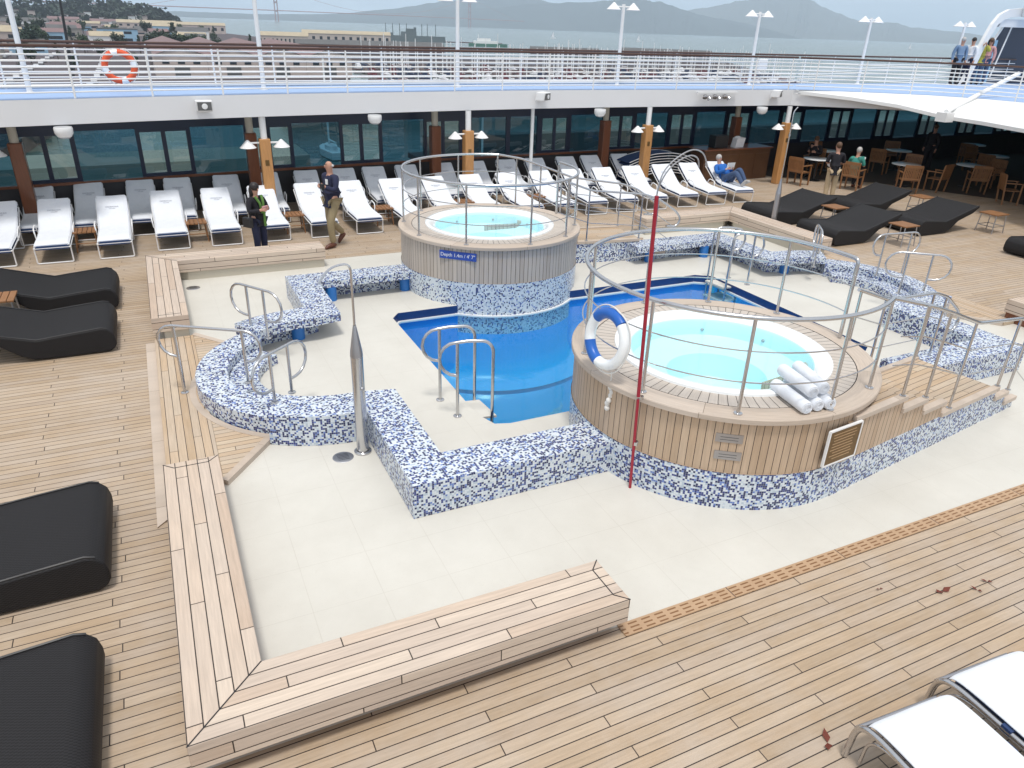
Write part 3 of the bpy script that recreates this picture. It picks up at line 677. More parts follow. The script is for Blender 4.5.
# ------------------------------------------------------------------ tub stairs
def stairs(mir, lab, lab2, lab3):
    T = my_ if mir else (lambda p: p)
    e = Vector((.989, .148)); nn = Vector((-.148, .989)); o = Vector((6.08, 4.435))
    def S(s, t, z=None):
        p = o+e*s+nn*t; q = T((p.x, p.y))
        if mir: q = (q[0]-.13, q[1]+.14)
        return q if z is None else (q[0], q[1], z)
    rt = empty('tub_staircase', S(2, .6)+(0,), 0, lab, 'staircase', 'stairs up to the hot tubs')
    st = [(.45, 1.06, .94), (1.06, 1.56, .78), (1.56, 2.05, .62), (2.05, 3.46, .45), (3.46, 3.80, .30), (3.80, 4.12, .15)]
    wd = 1.12
    for k, (a, b, h) in enumerate(st):
        # plank tread, running across for the platform
        m = MB()
        inner = []; c = FT if mir else NT; rd = 1.70 if mir else 1.745
        for j in range(25):
            t = .055+(wd-.11)*j/24; s0 = a
            while s0 < b-.002:
                x, y = S(s0, t)
                if math.hypot(x-c[0], y-c[1]) > rd: break
                s0 += .01
            inner.append(S(min(s0, b-.002), t))
        poly = [S(b, wd-.055)]+inner[::-1]+[S(b, .055)]
        m.prism(poly, h-.04, h, uvtop=lambda p: (p[0]*.989+p[1]*(.148 if not mir else -.148)*1, p[1]*.989-p[0]*(.148 if not mir else -.148))); m.build('tread', mt['apron'], rt, True)
        for side in (0, 1):
            if side == 0: ta, tb = -.03, .055
            else: ta, tb = wd-.055, wd+.03
            aa = a-.01 if k else (.10 if side == 0 else .72)
            m = MB(); m.prism([S(aa, ta), S(b+.012, ta), S(b+.012, tb), S(aa, tb)], h-.03, h+.03, uvtop=lambda p: (p[0], .03)); m.build('stringer_cap', mt['coping'], rt, True, bevel=.005)
    # risers
    for k in range(len(st)):
        a, b, h = st[k]; h2 = st[k+1][2] if k+1 < len(st) else .004
        m = MB(); m.obox(Vector(S(b-.012, wd/2, (h2+h-.045)/2)), Vector((e.x*.01, (e.y*.01)*(-1 if mir else 1), 0)), Vector((nn.x*(wd/2-.06), nn.y*(wd/2-.06)*(-1 if mir else 1), 0)), Vector((0, 0, max(.01, (h-.045-h2)/2-.002))))
        m.build('riser', mt['apron'] if k < 3 else mt['mosaic'], rt, True)
    # side walls: mosaic low, teak boarding above
    for t, w in ((0, .02), (wd, -.02)):
        m = MB(); m.prism([S(0, t), S(3.46, t), S(3.46, t+w), S(0, t+w)], .004, .42); m.prism([S(3.463, t), S(3.80, t), S(3.80, t+w), S(3.463, t+w)], .004, .27); m.prism([S(3.803, t), S(4.12, t), S(4.12, t+w), S(3.803, t+w)], .004, .12)
        m.build('mosaic_side', mt['mosaic'], rt, True)
        for (a, b, h) in st[:3]:
            m = MB(); aa = a if a > .6 else .02
            m.prism([S(aa, t), S(b, t), S(b, t+w), S(aa, t+w)], .422, h-.031, swap=True, u0=aa); m.build('boarding', mt['clad'] if not mir else mt['cladg'], rt, True)
    # near and far handrails
    for t, l in ((.01, lab2), (wd-.01, lab3)):
        hr = empty('stair_handrail', S(2, t)+(.5,), 0, l, 'handrail', 'handrails on the hot tub stairs')
        top = [(.6, 2.10), (1.1, 2.0), (1.6, 1.83), (2.3, 1.58), (3.47, 1.42), (3.85, 1.30), (4.3, 1.02)] if t < .5 else [(1.55, 1.78), (2.3, 1.52), (3.47, 1.42), (3.85, 1.30), (4.3, 1.02)]
        if t < .5:
            c_ = FT if mir else NT; k_ = .97 if mir else 1; aa_ = radians(-300 if mir else 300)
            path = [(c_[0]+1.68*k_*cos(aa_), c_[1]+1.68*k_*sin(aa_), 2.12)]+[S(s, t, z) for s, z in top[1:]]
        else: path = [S(s, t, z) for s, z in top]
        q = S(4.42, t, .86); q2 = S(4.34, t, .70); q3 = S(4.1, t, .72)
        m = MB(); m.tube(smoothpath(path+[q, q2, q3], .10), .022, 10); m.build('handrail', mt['steel'], hr, True)
        for dz in (.34, .67):
            m = MB(); m.tube(smoothpath([S(s, t, z-dz) for s, z in top], .05), .0085, 6); m.build('mid_rail', mt['steel'], hr, True)
        pz = ((1.0, .97, 2.02), (1.55, .81, 1.84), (2.25, .48, 1.59), (3.46, .48, 1.42), (3.84, .33, 1.30)) if t < .5 else ((1.62, .81, 1.75), (2.25, .48, 1.53), (3.46, .48, 1.42), (3.84, .33, 1.30))
        for s, z0, z1 in pz:
            m = MB(); m.tube([S(s, t, z0), S(s, t, z1)], .017, 8); p = S(s, t); m.lathe([(.035, 0), (.035, .01), (.02, .015)], p[0], p[1], z0, 12); m.build('post', mt['steel'], hr, True)
stairs(False, 'stepped teak and mosaic stairs down from the nearest hot tub', 'front stainless handrail on the nearest tub stairs', 'rear stainless handrail on the nearest tub stairs')
stairs(True, 'stepped wooden stairs on the right of the far hot tub', 'rear stainless handrail on the far tub stairs', 'front stainless handrail on the far tub stairs')

# ------------------------------------------------------------------ entry handrails (looped stainless)
def loop_rail(p1, p2, zb1, zb2, ztop, drop, ext, lab, name='entry_handrail'):
    """two posts joined by a stadium-shaped loop"""
    a = Vector((p1[0], p1[1], 0)); b = Vector((p2[0], p2[1], 0)); d = (b-a).normalized()
    zt = ztop; zl = ztop-drop; r_ = drop/2
    rt = empty(name, ((a+b)/2)[:2]+(min(zb1, zb2),), 0, lab, 'handrail', 'looped stainless handrails')
    A = a-d*ext; B = b+d*ext
    path = []
    for k in range(9):
        t = pi/2+pi*k/8; path.append(Vector((A.x, A.y, zt-r_))+d*(cos(t)*r_*1.0)+Vector((0, 0, sin(t)*r_)))
    first = [Vector((a.x, a.y, zl))]; 
    left = path[::-1]                     # bottom -> round -> top
    right = []
    for k in range(9):
        t = pi/2-pi*k/8; right.append(Vector((B.x, B.y, zt-r_))+d*(cos(t)*r_)+Vector((0, 0, sin(t)*r_)))
    m = MB(); m.tube(first+left+right+[Vector((b.x, b.y, zl))], .019, 10); m.build('loop', mt['steel'], rt, True)
    for p, z in ((a, zb1), (b, zb2)):
        m = MB(); m.tube([(p.x, p.y, z), (p.x, p.y, zt)], .019, 10); m.lathe([(.05, 0), (.05, .01), (.02, .018)], p.x, p.y, z, 14); m.build('post', mt['steel'], rt, True)
    return rt
loop_rail((-.10, 9.47), (.66, 9.0), .06, .28, 1.0, .42, .02, 'long looped stainless handrail leading onto the left mosaic steps')
loop_rail((.88, 8.31), (1.12, 8.52), .28, .28, .93, .46, .10, 'short looped handrail on the near side of the left mosaic steps')
loop_rail((.93, 10.70), (1.12, 10.42), .28, .28, 1.02, .46, .12, 'short looped handrail on the far side of the left mosaic steps')
loop_rail((12.66, 9.49), (13.30, 9.42), .28, .06, 1.1, .42, .05, 'looped handrail on the right mosaic steps nearest the daybeds')
loop_rail((12.10, 8.52), (12.42, 8.27), .28, .28, 1.05, .46, .12, 'wide looped handrail at the near end of the right mosaic steps')
loop_rail((11.85, 10.35), (12.05, 10.6), .28, .28, 1.05, .46, .08, 'narrow looped handrail on the far side of the right mosaic steps')
# pool ladders: two hooped rails and treads
def ladder(pt, lab):
    rt = empty('pool_ladder', pt((3.3, 7.85, 0))[:2]+(0,), 0, lab, 'ladder', 'stainless pool ladders')
    for (dx, dy, wx, wy) in ((2.95, 8.14, 3.40, 8.04), (3.0, 7.64, 3.42, 7.50)):
        a = Vector((dx, dy, 0)); b = Vector((wx, wy, 0)); d = (b-a).normalized()
        zt = 1.04; P = []
        c = a+d*.08
        # lower curl back to the post, loop outwards, over the top, then down into the water
        P += [a+Vector((0, 0, .58))]
        for k in range(9):
            t = -pi/2-pi*k/8*1.0
            P.append(a-d*.02+Vector((0, 0, .80))+d*(cos(t)*.20)+Vector((0, 0, sin(t)*.22)))
        P += [a+d*.12+Vector((0, 0, 1.04))]
        for k in range(7):
            t = pi/2-pi/2*k/6; P.append(b-d*.14+Vector((0, 0, .88))+d*(cos(t)*.14)+Vector((0, 0, sin(t)*.16)))
        P += [b+Vector((0, 0, -.05)), b+Vector((0, 0, -.9))]
        P = [Vector(pt(tuple(q))) for q in P]
        m = MB(); m.tube(P, .021, 10); m.build('rail', mt['steel'], rt, True)
        m = MB(); q = pt((dx, dy)); m.tube([(q[0], q[1], .004), (q[0], q[1], 1.03)], .021, 10); m.lathe([(.055, 0), (.055, .01), (.022, .02)], q[0], q[1], .004, 16); m.build('post', mt['steel'], rt, True)
    for z in (-.03, -.32, -.61):
        P = [pt(p) for p in ((3.262, 7.56), (3.50, 7.53), (3.46, 8.02), (3.262, 8.05))]
        m = MB(); m.prism(P, z-.03, z); m.build('tread', mt['floor'], rt, True)
ladder(lambda p: tuple(p), 'pool ladder with hooped steel rails at the near left pool edge')
ladder(lambda p: (2*CX-p[0], 2*CY-p[1])+tuple(p[2:]), 'pool ladder with hooped steel rails at the far right pool edge')

# ------------------------------------------------------------------ showers
def shower(x, y, lab, kind):
    rt = empty('outdoor_shower', (x, y, 0), 0, lab, 'shower', 'stainless outdoor showers')
    if kind == 'post':
        m = MB(); m.lathe([(.10, 0), (.10, .02), (.075, .03)], x, y, .004, 24); m.build('base_flange', mt['steel'], rt, True)
        m = MB(); m.lathe([(.068, 0), (.068, 1.22)], x, y, .02, 24); m.build('column', mt['steel'], rt, True)
        m = MB(); m.lathe([(.070, 0), (.066, .06), (.022, .33), (.016, .36)], x, y, 1.22, 24); m.build('cone', mt['steeld'], rt, True)
        m = MB(); m.tube(smoothpath([(x, y, 1.5), (x, y, 2.27), (x-.22, y, 2.24), (x-.34, y, 2.08)], .10), .013, 8); m.build('pipe', mt['steel'], rt, True)
        m = MB(); m.sphere((x+.02, y-.07, .85), .022); m.build('push_button', mt['steeld'], rt, True)
    else:
        m = MB(); m.tube([(x, y, .004), (x-.035, y, 1.1)], .016, 10); m.tube([(x-.036, y, 1.13), (x-.10, y, 3.17)], .019, 10); m.build('red_sleeve', mt['red'], rt, True)
        m = MB(); m.lathe([(.03, 0), (.03, .04)], x, y, .55, 14); m.lathe([(.028, 0), (.028, .03)], x, y, 1.10, 14); m.build('collar', mt['steel'], rt, True)
        for o in (0, .05):
            P = [(x-.10, y, 3.1), (x-.10, y, 3.24), (x-.05+o, y, 3.42), (x+.2, y, 3.57-o), (x+.36-o, y, 3.54-o), (x+.43-o*2, y, 3.40)]
            m = MB(); m.tube(smoothpath(P, .14), .0065, 8); m.build('pipe', mt['steeld'], rt, True)
shower(1.67, 7.25, 'tall tapered stainless shower post by the left mosaic bench', 'post')
shower(4.15, 5.42, 'thin red wrapped shower pole in front of the nearest hot tub', 'red')
rt = empty('outdoor_shower', (13.82, 13.6, 0), 0, 'tapered steel shower post with thin rod by the far right bench', 'shower', 'stainless outdoor showers')
m = MB(); m.lathe([(.10, 0), (.10, .02), (.065, .03), (.065, 1.0)], 0, 0, 0, 20); m.build('column', mt['steeld'], rt)
m = MB(); m.lathe([(.067, 0), (.02, .35)], 0, 0, 1.0, 20); m.build('cone', mt['steeld'], rt)
m = MB(); m.tube(smoothpath([(0, 0, 1.3), (0, 0, 2.9), (.1, 0, 3.0)], .06), .013, 8); m.lathe([(.03, 0), (.03, .05)], 0, 0, 2.35, 10); m.build('pipe', mt['steel'], rt)

# life ring on the near tub rail
def life_ring(loc, R, rr, yaw, tilt, mats, lab, group=None):
    rt = empty('life_ring', loc, 0, lab, 'life ring', group)
    q = Matrix.Rotation(yaw, 3, 'Z') @ Matrix.Rotation(tilt, 3, 'X')
    def P(a, R_): return q @ Vector((R_*cos(a), 0, R_*sin(a)))
    SG = [(130, 285), (40, 130), (340, 400), (285, 340)] if group is None and R < .3 and yaw > 1 else [q for j in range(4) for q in ((0+90*j, 24+90*j), (24+90*j, 90+90*j))]
    for k, (d0, d1) in enumerate(SG):
        a0, a1 = radians(d0), radians(d1)
        m = MB(); m.tube([P(a0+(a1-a0)*j/8, R) for j in range(9)], rr if k % 2 == 0 else rr*1.03, 14); m.build('foam_segment', mats[k % 2], rt)
    m = MB()
    pts = []
    for j in range(49):
        a = 2*pi*j/48; pts.append(P(a+.3, R+rr+.006+.022*abs(sin(2*a))))
    m.tube(pts, .008, 6); m.build('grab_line', mt['rope'], rt)
    return rt
lr = life_ring((4.07, 6.02, 1.54), .28, .060, radians(97), radians(8), [mt['gel'], mt['blue']], 'white and blue life ring hung on the nearest tub rail')
m = MB()
for k in range(6): m.sphere((random.uniform(-.02, .02), random.uniform(-.02, .02), -.52-.05*k), .032, (1, 1, 1.1), 8, 6)
m.tube([(0, 0, -.34), (0, 0, -.5)], .008); o = m.build('coiled_rope', mt['rope'], lr); o.location = (.02, -.12, 0)

# rolled towels on the near tub rim
twl = []
for i, (x, y, z, a) in enumerate(((5.30, 4.66, 1.105, 12), (5.44, 4.66, 1.105, 10), (5.57, 4.64, 1.105, 8), (5.40, 4.72, 1.215, 11), (5.55, 4.74, 1.215, 5))):
    R = .068; rt = empty('rolled_towel', (x+(x-5.3)*.1+.20, y-.16, z+R+(.02 if i > 2 else 0)), radians(a-22),
               ['leftmost bottom white towel roll on the tub rim', 'middle bottom white towel roll on the tub rim', 'rightmost bottom white towel roll on the tub rim', 'upper left white towel roll of the stack', 'upper right white towel roll of the stack'][i], 'towel', 'rolled towels stacked on the tub rim')
    m = MB(); Rm = R; pts = 20; P = []
    ln = .56
    rings = []
    for yy, k in ((0, .90), (.02, 1.0), (ln-.02, 1.0), (ln, .9)):
        rings.append(m.add([(Rm*k*cos(2*pi*j/pts)*(1+.02*sin(3*j)), yy, Rm*k*sin(2*pi*j/pts)) for j in range(pts)]))
    for k in range(3):
        for j in range(pts): q = (j+1) % pts; m.face([rings[k][j], rings[k][q], rings[k+1][q], rings[k+1][j]], [(0, 0)]*4, True)
    m.face(rings[0][::-1], [(0, 0)]*pts); m.face(rings[3], [(0, 0)]*pts); m.build('roll', mt['towel'], rt)
    sp = [(.012+.045*t/30)*1 for t in range(31)]
    m = MB(); m.tube([(sp[t]*cos(t*.62), -.004, sp[t]*sin(t*.62)) for t in range(31)], .0045, 5); m.build('spiral_edge', mt['towel'], rt)

# fallen leaves
for i, (x, y, rz, lab) in enumerate(((5.86, 2.90, 0, 'dark red fallen leaf near the middle of the near deck'), (3.66, 2.17, 1, 'red fallen leaf on the planks left of the chrome loungers'), (6.18, 2.78, 2, 'small dark fallen leaf at the right edge of the near deck'), (5.35, 3.15, 3, 'tiny dark leaf fragment on the near deck'), (6.38, 2.82, 2.5, 'curled brown leaf near the right edge of the deck'))):
    s = (.085, .085, .05, .035, .05)[i]; m = MB()
    m.quad([(0, 0, 0), (s*.6, s*.3, .012), (s*1.3, 0, .02), (s*.5, -s*.35, .008)]); m.quad([(0, 0, 0), (-s*.5, s*.4, .015), (-s*.8, .01, .01), (-s*.3, -s*.3, .012)])
    o = m.build('fallen_leaf', mt['leaf_red'], recalc=False); o.location = (x, y, .006); o.rotation_euler = (0, 0, rz); tag(o, lab, 'leaf', 'fallen leaves on the deck')

# ------------------------------------------------------------------ sun loungers with white towels
def strip(m, prof, hw, th, uvs=1, wav=0):
    """cloth-like strip of thickness th following a side profile (y,z), half width hw"""
    n = len(prof); top = []; bot = []
    rows = []
    for (y, z) in prof:
        row = []
        for x in (-1, -.9, -.45, 0, .45, .9, 1):
            row.append((x*hw, y, z-(.03 if abs(x) == 1 else 0)+wav*sin(y*9+x*3)))
        rows.append(m.add(row))
    for a, b in zip(rows, rows[1:]):
        for j in range(6): m.face([a[j], a[j+1], b[j+1], b[j]], [(m.v[q][0], m.v[q][1]) for q in (a[j], a[j+1], b[j+1], b[j])], True)
    r3 = [m.add([(x*hw, y, z-th) for x in (-1, 1)]) for (y, z) in prof]
    for k in range(n-1):
        a, b = rows[k], rows[k+1]; c, d = r3[k], r3[k+1]
        m.face([a[0], b[0], d[0], c[0]], [(0, 0)]*4); m.face([a[6], c[1], d[1], b[6]], [(0, 0)]*4); m.face([c[0], d[0], d[1], c[1]], [(0, 0)]*4)
    m.face([rows[0][0], c_ := r3[0][0], r3[0][1], rows[0][6]][:4], [(0, 0)]*4) if False else None
    m.face([r3[0][0], r3[0][1]]+rows[0][::-1], [(0, 0)]*9); m.face([r3[-1][1], r3[-1][0]]+rows[-1], [(0, 0)]*9)
def make_lounger(wh):
    rt = empty('sun_lounger', (0, 0, 0), 0)
    # local +y runs from the foot to the head
    hw = .30
    for s in (-1, 1):
        m = MB(); m.tube(smoothpath([(s*.31, 0, .33), (s*.31, 1.15, .33), (s*.31, 1.92, .74)], .1), .014, 8); m.build('side_rail', wh, rt)
        m = MB(); m.tube(smoothpath([(s*.33, .78, .33), (s*.35, .80, .52), (s*.35, 1.12, .55), (s*.33, 1.22, .36)], .08), .013, 8); m.build('armrest', wh, rt)
    m = MB(); m.tube(smoothpath([(-.31, .02, .34), (-.31, .05, .02), (.31, .05, .02), (.31, .02, .34)], .03), .013, 8); m.build('front_leg', wh, rt)
    m = MB(); m.tube(smoothpath([(-.31, 1.30, .34), (-.31, 1.38, .02), (.31, 1.38, .02), (.31, 1.30, .34)], .03), .013, 8); m.build('rear_leg', wh, rt)
    m = MB(); m.tube([(-.31, 0, .33), (.31, 0, .33)], .013, 8); m.build('cross_bar', wh, rt); m = MB(); m.tube([(-.31, 1.93, .75), (.31, 1.93, .75)], .013, 8); m.build('cross_bar', wh, rt)
    prof = [(-.01, .375), (.3, .385), (.8, .385), (1.08, .40), (1.2, .44), (1.5, .59), (1.92, .83)]
    m = MB(); strip(m, prof, .285, .075); m.build('navy_cushion', mt['navy'], rt)
    prof = [(.02, .36), (.01, .395), (.05, .418), (.3, .42), (.6, .415), (.85, .42), (1.06, .438), (1.18, .47), (1.35, .55), (1.6, .69), (1.85, .84), (1.94, .885), (1.97, .87), (1.98, .80)]
    m = MB(); strip(m, prof[1:], .305, .028, wav=.003); tw = m.build('towel', mt['towel'], rt)
    Mx = Matrix.Translation((0, 1.62, .710)) @ Matrix.Rotation(radians(30.5), 4, 'X')
    text_mesh('OCEANIA', .058, mt['towelink'], tw, Mx, 'embroidery'); text_mesh('CRUISES', .032, mt['towelink'], tw, Mx @ Matrix.Translation((0, -.055, 0)), 'embroidery')
    return rt
proto = make_lounger(mt['whitem'])
heads = [-3.0, -2.03, -.94, .14, 1.21, 2.24, 3.33, 4.37, 5.45, 6.58, 7.64, 8.72, 9.76, 10.79, 11.81, 12.84, 13.91, 14.92, 15.98]
rots = [0]*10+[1, 2, 3, 5, 6, 7, 7, 7, 8]
first = True
for i, hx in enumerate(heads):
    o = proto if first else copy_tree(proto); first = False
    a = radians(rots[i]*1.3); hy = 18.62 if i > 0 else 18.4
    if i < 3: hy = 18.35
    o.location = (hx-1.95*sin(a)*1.0, hy-1.95*cos(a), 0); o.rotation_euler = (0, 0, -a)
    lab = ('%s lounger from the left in the front row, white towel' % ORD[i]).capitalize() if i < 17 else ('front-row white-towelled lounger just left of the reading man' if i == 17 else 'rightmost front-row lounger with a man reading on it')
    tag(o, lab.lower(), 'sun lounger', 'front row of white-towelled loungers')
backs = [-2.45, -1.44, -.35, .48, 1.62, 2.61, 3.64, 4.65, 5.50, 6.45, 7.56, 8.6, 9.63, 10.6, 11.7, 12.6, 13.75]
for i, hx in enumerate(backs):
    o = copy_tree(proto); a = radians(interp(i, [0, 8, 16], [0, 4, 9])); hy = 20.75+W(hx)*.55
    o.location = (hx-1.95*sin(a), hy-1.95*cos(a), 0); o.rotation_euler = (0, 0, -a)
    tag(o, '%s lounger from the left in the shaded back row' % ORD[i], 'sun lounger', 'back row of loungers under the promenade')
# chrome loungers at the near right, covered with white towels
def chrome_lounger(x, y, rz, lab):
    rt = empty('chrome_lounger', (x, y, 0), rz, lab, 'sun lounger', 'chrome loungers at the near right')
    for s in (-1, 1):
        m = MB(); m.tube(smoothpath([(s*.37, -2.0, .40), (s*.37, -.02, .40), (s*.37, .10, .33), (s*.37, .12, .02)], .12), .022, 12); m.build('side_tube', mt['steel'], rt)
        m = MB(); m.tube(smoothpath([(s*.33, -1.9, .33), (s*.33, -.12, .33), (s*.33, .02, .26), (s*.33, .03, .03)], .1), .012, 10); m.build('lower_tube', mt['steel'], rt)
    m = MB(); m.tube([(-.37, .10, .30), (.37, .10, .30)], .02, 10); m.build('cross_bar', mt['steeld'], rt); m = MB(); m.tube([(-.37, -1.6, .38), (.37, -1.6, .38)], .018, 10); m.build('cross_bar', mt['steeld'], rt)
    for s in (-1, 1): m = MB(); m.box(s*.365, -.42, .385, .05, .07, .045); m.build('strap', mt['navy'], rt)
    m = MB(); strip(m, [(-2.1, .41), (-1.0, .41), (-.05, .41), (0.02, .40)], .30, .05); m.build('mattress', mt['navy'], rt)
    pf = [(-2.15, .475), (-1.6, .48), (-1.1, .47), (-.6, .48), (-.2, .475), (-.03, .47), (.035, .445), (.05, .38)]
    m = MB(); strip(m, pf, .368, .05, wav=.008); o = m.build('towel', mt['towel'], rt)
    sb = o.modifiers.new('s', 'SUBSURF'); sb.levels = 1; sb.render_levels = 2
chrome_lounger(4.05, 1.90, radians(-4), 'left chrome lounger under a white towel, bottom right')
chrome_lounger(4.92, 1.95, radians(-4), 'right chrome lounger under a white towel, bottom right corner')

# small side tables between the loungers
def side_table(x, y, rz, lab, grp, mtop, mleg, h=.42, s=.44, first=None):
    rt = empty('side_table', (x, y, 0), rz, lab, 'side table', grp)
    m = MB()
    for k in range(5): m.box(-s/2+s/10+k*s/5, 0, h-.025, s/5-.012, s, .025)
    m.build('table_top', mtop, rt)
    for a in (-1, 1):
        for b in (-1, 1): m = MB(); m.tube([(a*s*.46, b*s*.46, 0), (a*s*.40, b*s*.40, h-.02)], .014, 8); m.build('leg', mleg, rt)
    m = MB()
    for b in (-1, 1): m.tube([(-s*.43, b*s*.43, .18), (s*.43, b*s*.43, .18)], .01, 6); m.tube([(b*s*.43, -s*.43, .18), (b*s*.43, s*.43, .18)], .01, 6)
    m.build('stretcher', mleg, rt)
    return rt
for i, hx in enumerate((-1.49, .66, 2.78, 4.93, 7.1, 9.2)):
    side_table(hx, 17.75+W(hx)*.3, 0, 'small wooden slatted table, %s from the left between front-row loungers' % ORD[i], 'small tables between the loungers', mt['chairwood'], mt['chairwood'])

# ------------------------------------------------------------------ black wicker daybeds
def make_daybed():
    rt = empty('wicker_daybed', (0, 0, 0), 0)
    # side profile, s from the foot (rounded) to the raised head
    top = [(.0, .20), (.02, .29), (.08, .355), (.16, .38), (.6, .345), (.98, .31), (1.3, .40), (1.75, .53), (2.15, .645)]
    bot = [(2.17, .605), (1.95, .46), (1.45, .30), (1.2, .10), (1.05, .03), (.6, .02), (.10, .02), (.03, .06), (0, .12)]
    P = top+bot; hw = .63; m = MB()
    L1 = m.add([(x, -hw, z) for x, z in P]); L2 = m.add([(x, hw, z) for x, z in P]); n = len(P); acc = 0
    li = m.add([(x+(.02 if x < .1 else 0), -hw-.035, z*.9+.02) for x, z in P]); 
    for k in range(n):
        q = (k+1) % n; d = math.hypot(P[q][0]-P[k][0], P[q][1]-P[k][1])
        m.face([L1[k], L2[k], L2[q], L1[q]], [(acc, 0), (acc, 1.26), (acc+d, 1.26), (acc+d, 0)], True); acc += d
    m.v = m.v[:2*n]
    m.face(L1[::-1], [(x, z) for x, z in P][::-1]); m.face(L2, [(x, z) for x, z in P])
    m.build('wicker_body', mt['wicker'], rt, bevel=.018)
    for s in (-1, 1):
        m = MB(); m.tube([(a[0], s*.61, a[1]+.004) for a in top[2:]], .012, 6); m.build('edge_piping', mt['black'], rt)
    return rt
bp = make_daybed(); first = True
beds = [(-.88, 13.88, pi, 'far left black wicker daybed nearest the sun loungers'), (-.90, 12.0, pi, 'second black wicker daybed from the back on the left'),
        (-.90, 6.48, pi, 'black wicker daybed on the left beside the near bench'), (-.93, 4.33, pi, 'nearest black wicker daybed in the bottom left corner'),
        (14.35, 14.75, 0, 'black wicker daybed on the right directly behind the far right bench'), (14.35, 12.72, 0, 'large black wicker daybed, nearest the pool on the right'),
        (17.35, 14.80, 0, 'rearmost black wicker daybed in front of the cafe tables'), (17.3, 12.72, 0, 'right-hand black wicker daybed of the second column'), (18.0, 9.72, 0, 'black wicker daybed cut off by the right edge of view')]
for (x, y, rz, lab) in beds:
    o = bp if first else copy_tree(bp); first = False
    o.location = (x, y, 0); o.rotation_euler = (0, 0, rz); tag(o, lab, 'daybed', 'black wicker daybeds')
for i, (x, y, lab) in enumerate(((-2.50, 13.0, 'small teak and steel table between the far left daybeds'), (16.1, 13.78, 'small teak table beside the daybed behind the far right bench'), (16.2, 11.75, 'small teak table at the head of the large right daybed'),
                  (19.75, 14.0, 'small teak table beside the rearmost daybed'), (19.75, 11.85, 'small teak table at the head of the right-hand daybed'))):
    side_table(x, y, 0, lab, 'small teak tables by the daybeds', mt['chairwood'], mt['steeld'], .50, .50)

# ------------------------------------------------------------------ promenade deck overhead
PZT, PZB = 2.93, 2.45
xs = [-14, -9, -6, -4, -2, 0, 2, 4, 6, 8, 10, 12, 14, 16, 18, 19.2]
def inner(X): return interp(X, [-14, -6, -2.4, 0, 2.4, 4.3, 7.5, 9.2, 13, 19.2], [15.4, 16.75, 17.45, 18.0, 18.45, 18.7, 19.05, 19.25, 19.32, 19.1])
edge = [(x, inner(x)) for x in xs]
edge2 = [(20.4, 18.35), (21.5, 17.7), (22.7, 16.8), (23.5, 15.6), (23.7, 14.2), (23.7, 2)]
allin = edge+edge2
outerl = [(48, 2), (48, 21.9)]+[(x, 21.75+W(x)) for x in (24, 19, 14, 8, 2.6, -4, -9, -14)]
poly = allin+outerl
m = MB()
m.prism(poly, PZB, PZT-.004, top=False); o = m.build('upper_deck_slab', mt['fascia']); tag(o, kind='structure')
tri = tessellate_polygon([[Vector((x, y, 0)) for x, y in poly]])
m = MB()
for t in tri: m.quad([(poly[i][0], poly[i][1], PZT) for i in t])
tag(m.build('upper_deck_floor', mt['bluedeck']), kind='structure')
m = MB()
for t in tri: m.quad([(poly[i][0], poly[i][1], PZB-.004) for i in t])
tag(m.build('soffit', mt['soffit']), kind='structure')
# sloping white coaming on the inner corner
top = [(19.2, 19.0, 2.935), (20.4, 18.34, 2.935), (21.5, 17.69, 2.935), (22.7, 16.79, 2.935), (23.48, 15.6, 2.935), (23.68, 14.2, 2.935), (23.68, 6, 2.935)]
low = [(19.3, 18.97, 2.90), (20.5, 17.9, 2.80), (21.5, 16.9, 2.66), (21.95, 15.6, 2.47), (21.85, 14.2, 2.45), (21.3, 12.7, 2.45), (20.2, 8, 2.45)]
m = MB()
for k in range(len(top)-1): m.quad([top[k], top[k+1], low[k+1], low[k]], smooth=True)
for k in range(len(low)-1): m.quad([low[k], low[k+1], (low[k+1][0], low[k+1][1], low[k+1][2]-.10), (low[k][0], low[k][1], low[k][2]-.10)])
for k in range(len(top)-1): m.quad([(top[k][0], top[k][1], top[k][2]-.1), (top[k+1][0], top[k+1][1], top[k+1][2]-.1), (low[k+1][0], low[k+1][1], low[k+1][2]-.1), (low[k][0], low[k][1], low[k][2]-.1)])
tag(m.build('deck_coaming', mt['white']), 'white sloping canopy edge curving round above the cafe', 'canopy')
# boom
rt = empty('boat_boom', (21.8, 15.5, 2.5), 0, 'white diagonal boom resting on the canopy corner at the right', 'boom')
m = MB(); m.tube([(21.75, 15.40, 2.60), (25.9, 16.2, 3.62)], .07, 12); m.build('boom_tube', mt['white'], rt, True)
m = MB(); m.box(21.75, 15.40, 2.32, .35, .35, .26); m.build('foot_bracket', mt['white'], rt, True)
# white curb along both promenade edges
m = MB()
for a, b in zip(xs, xs[1:]): m.tube([(a, 21.55+W(a), PZT+.05), (b, 21.55+W(b), PZT+.05)], .04, 6)
tag(m.build('deck_kerb', mt['white']), kind='structure')

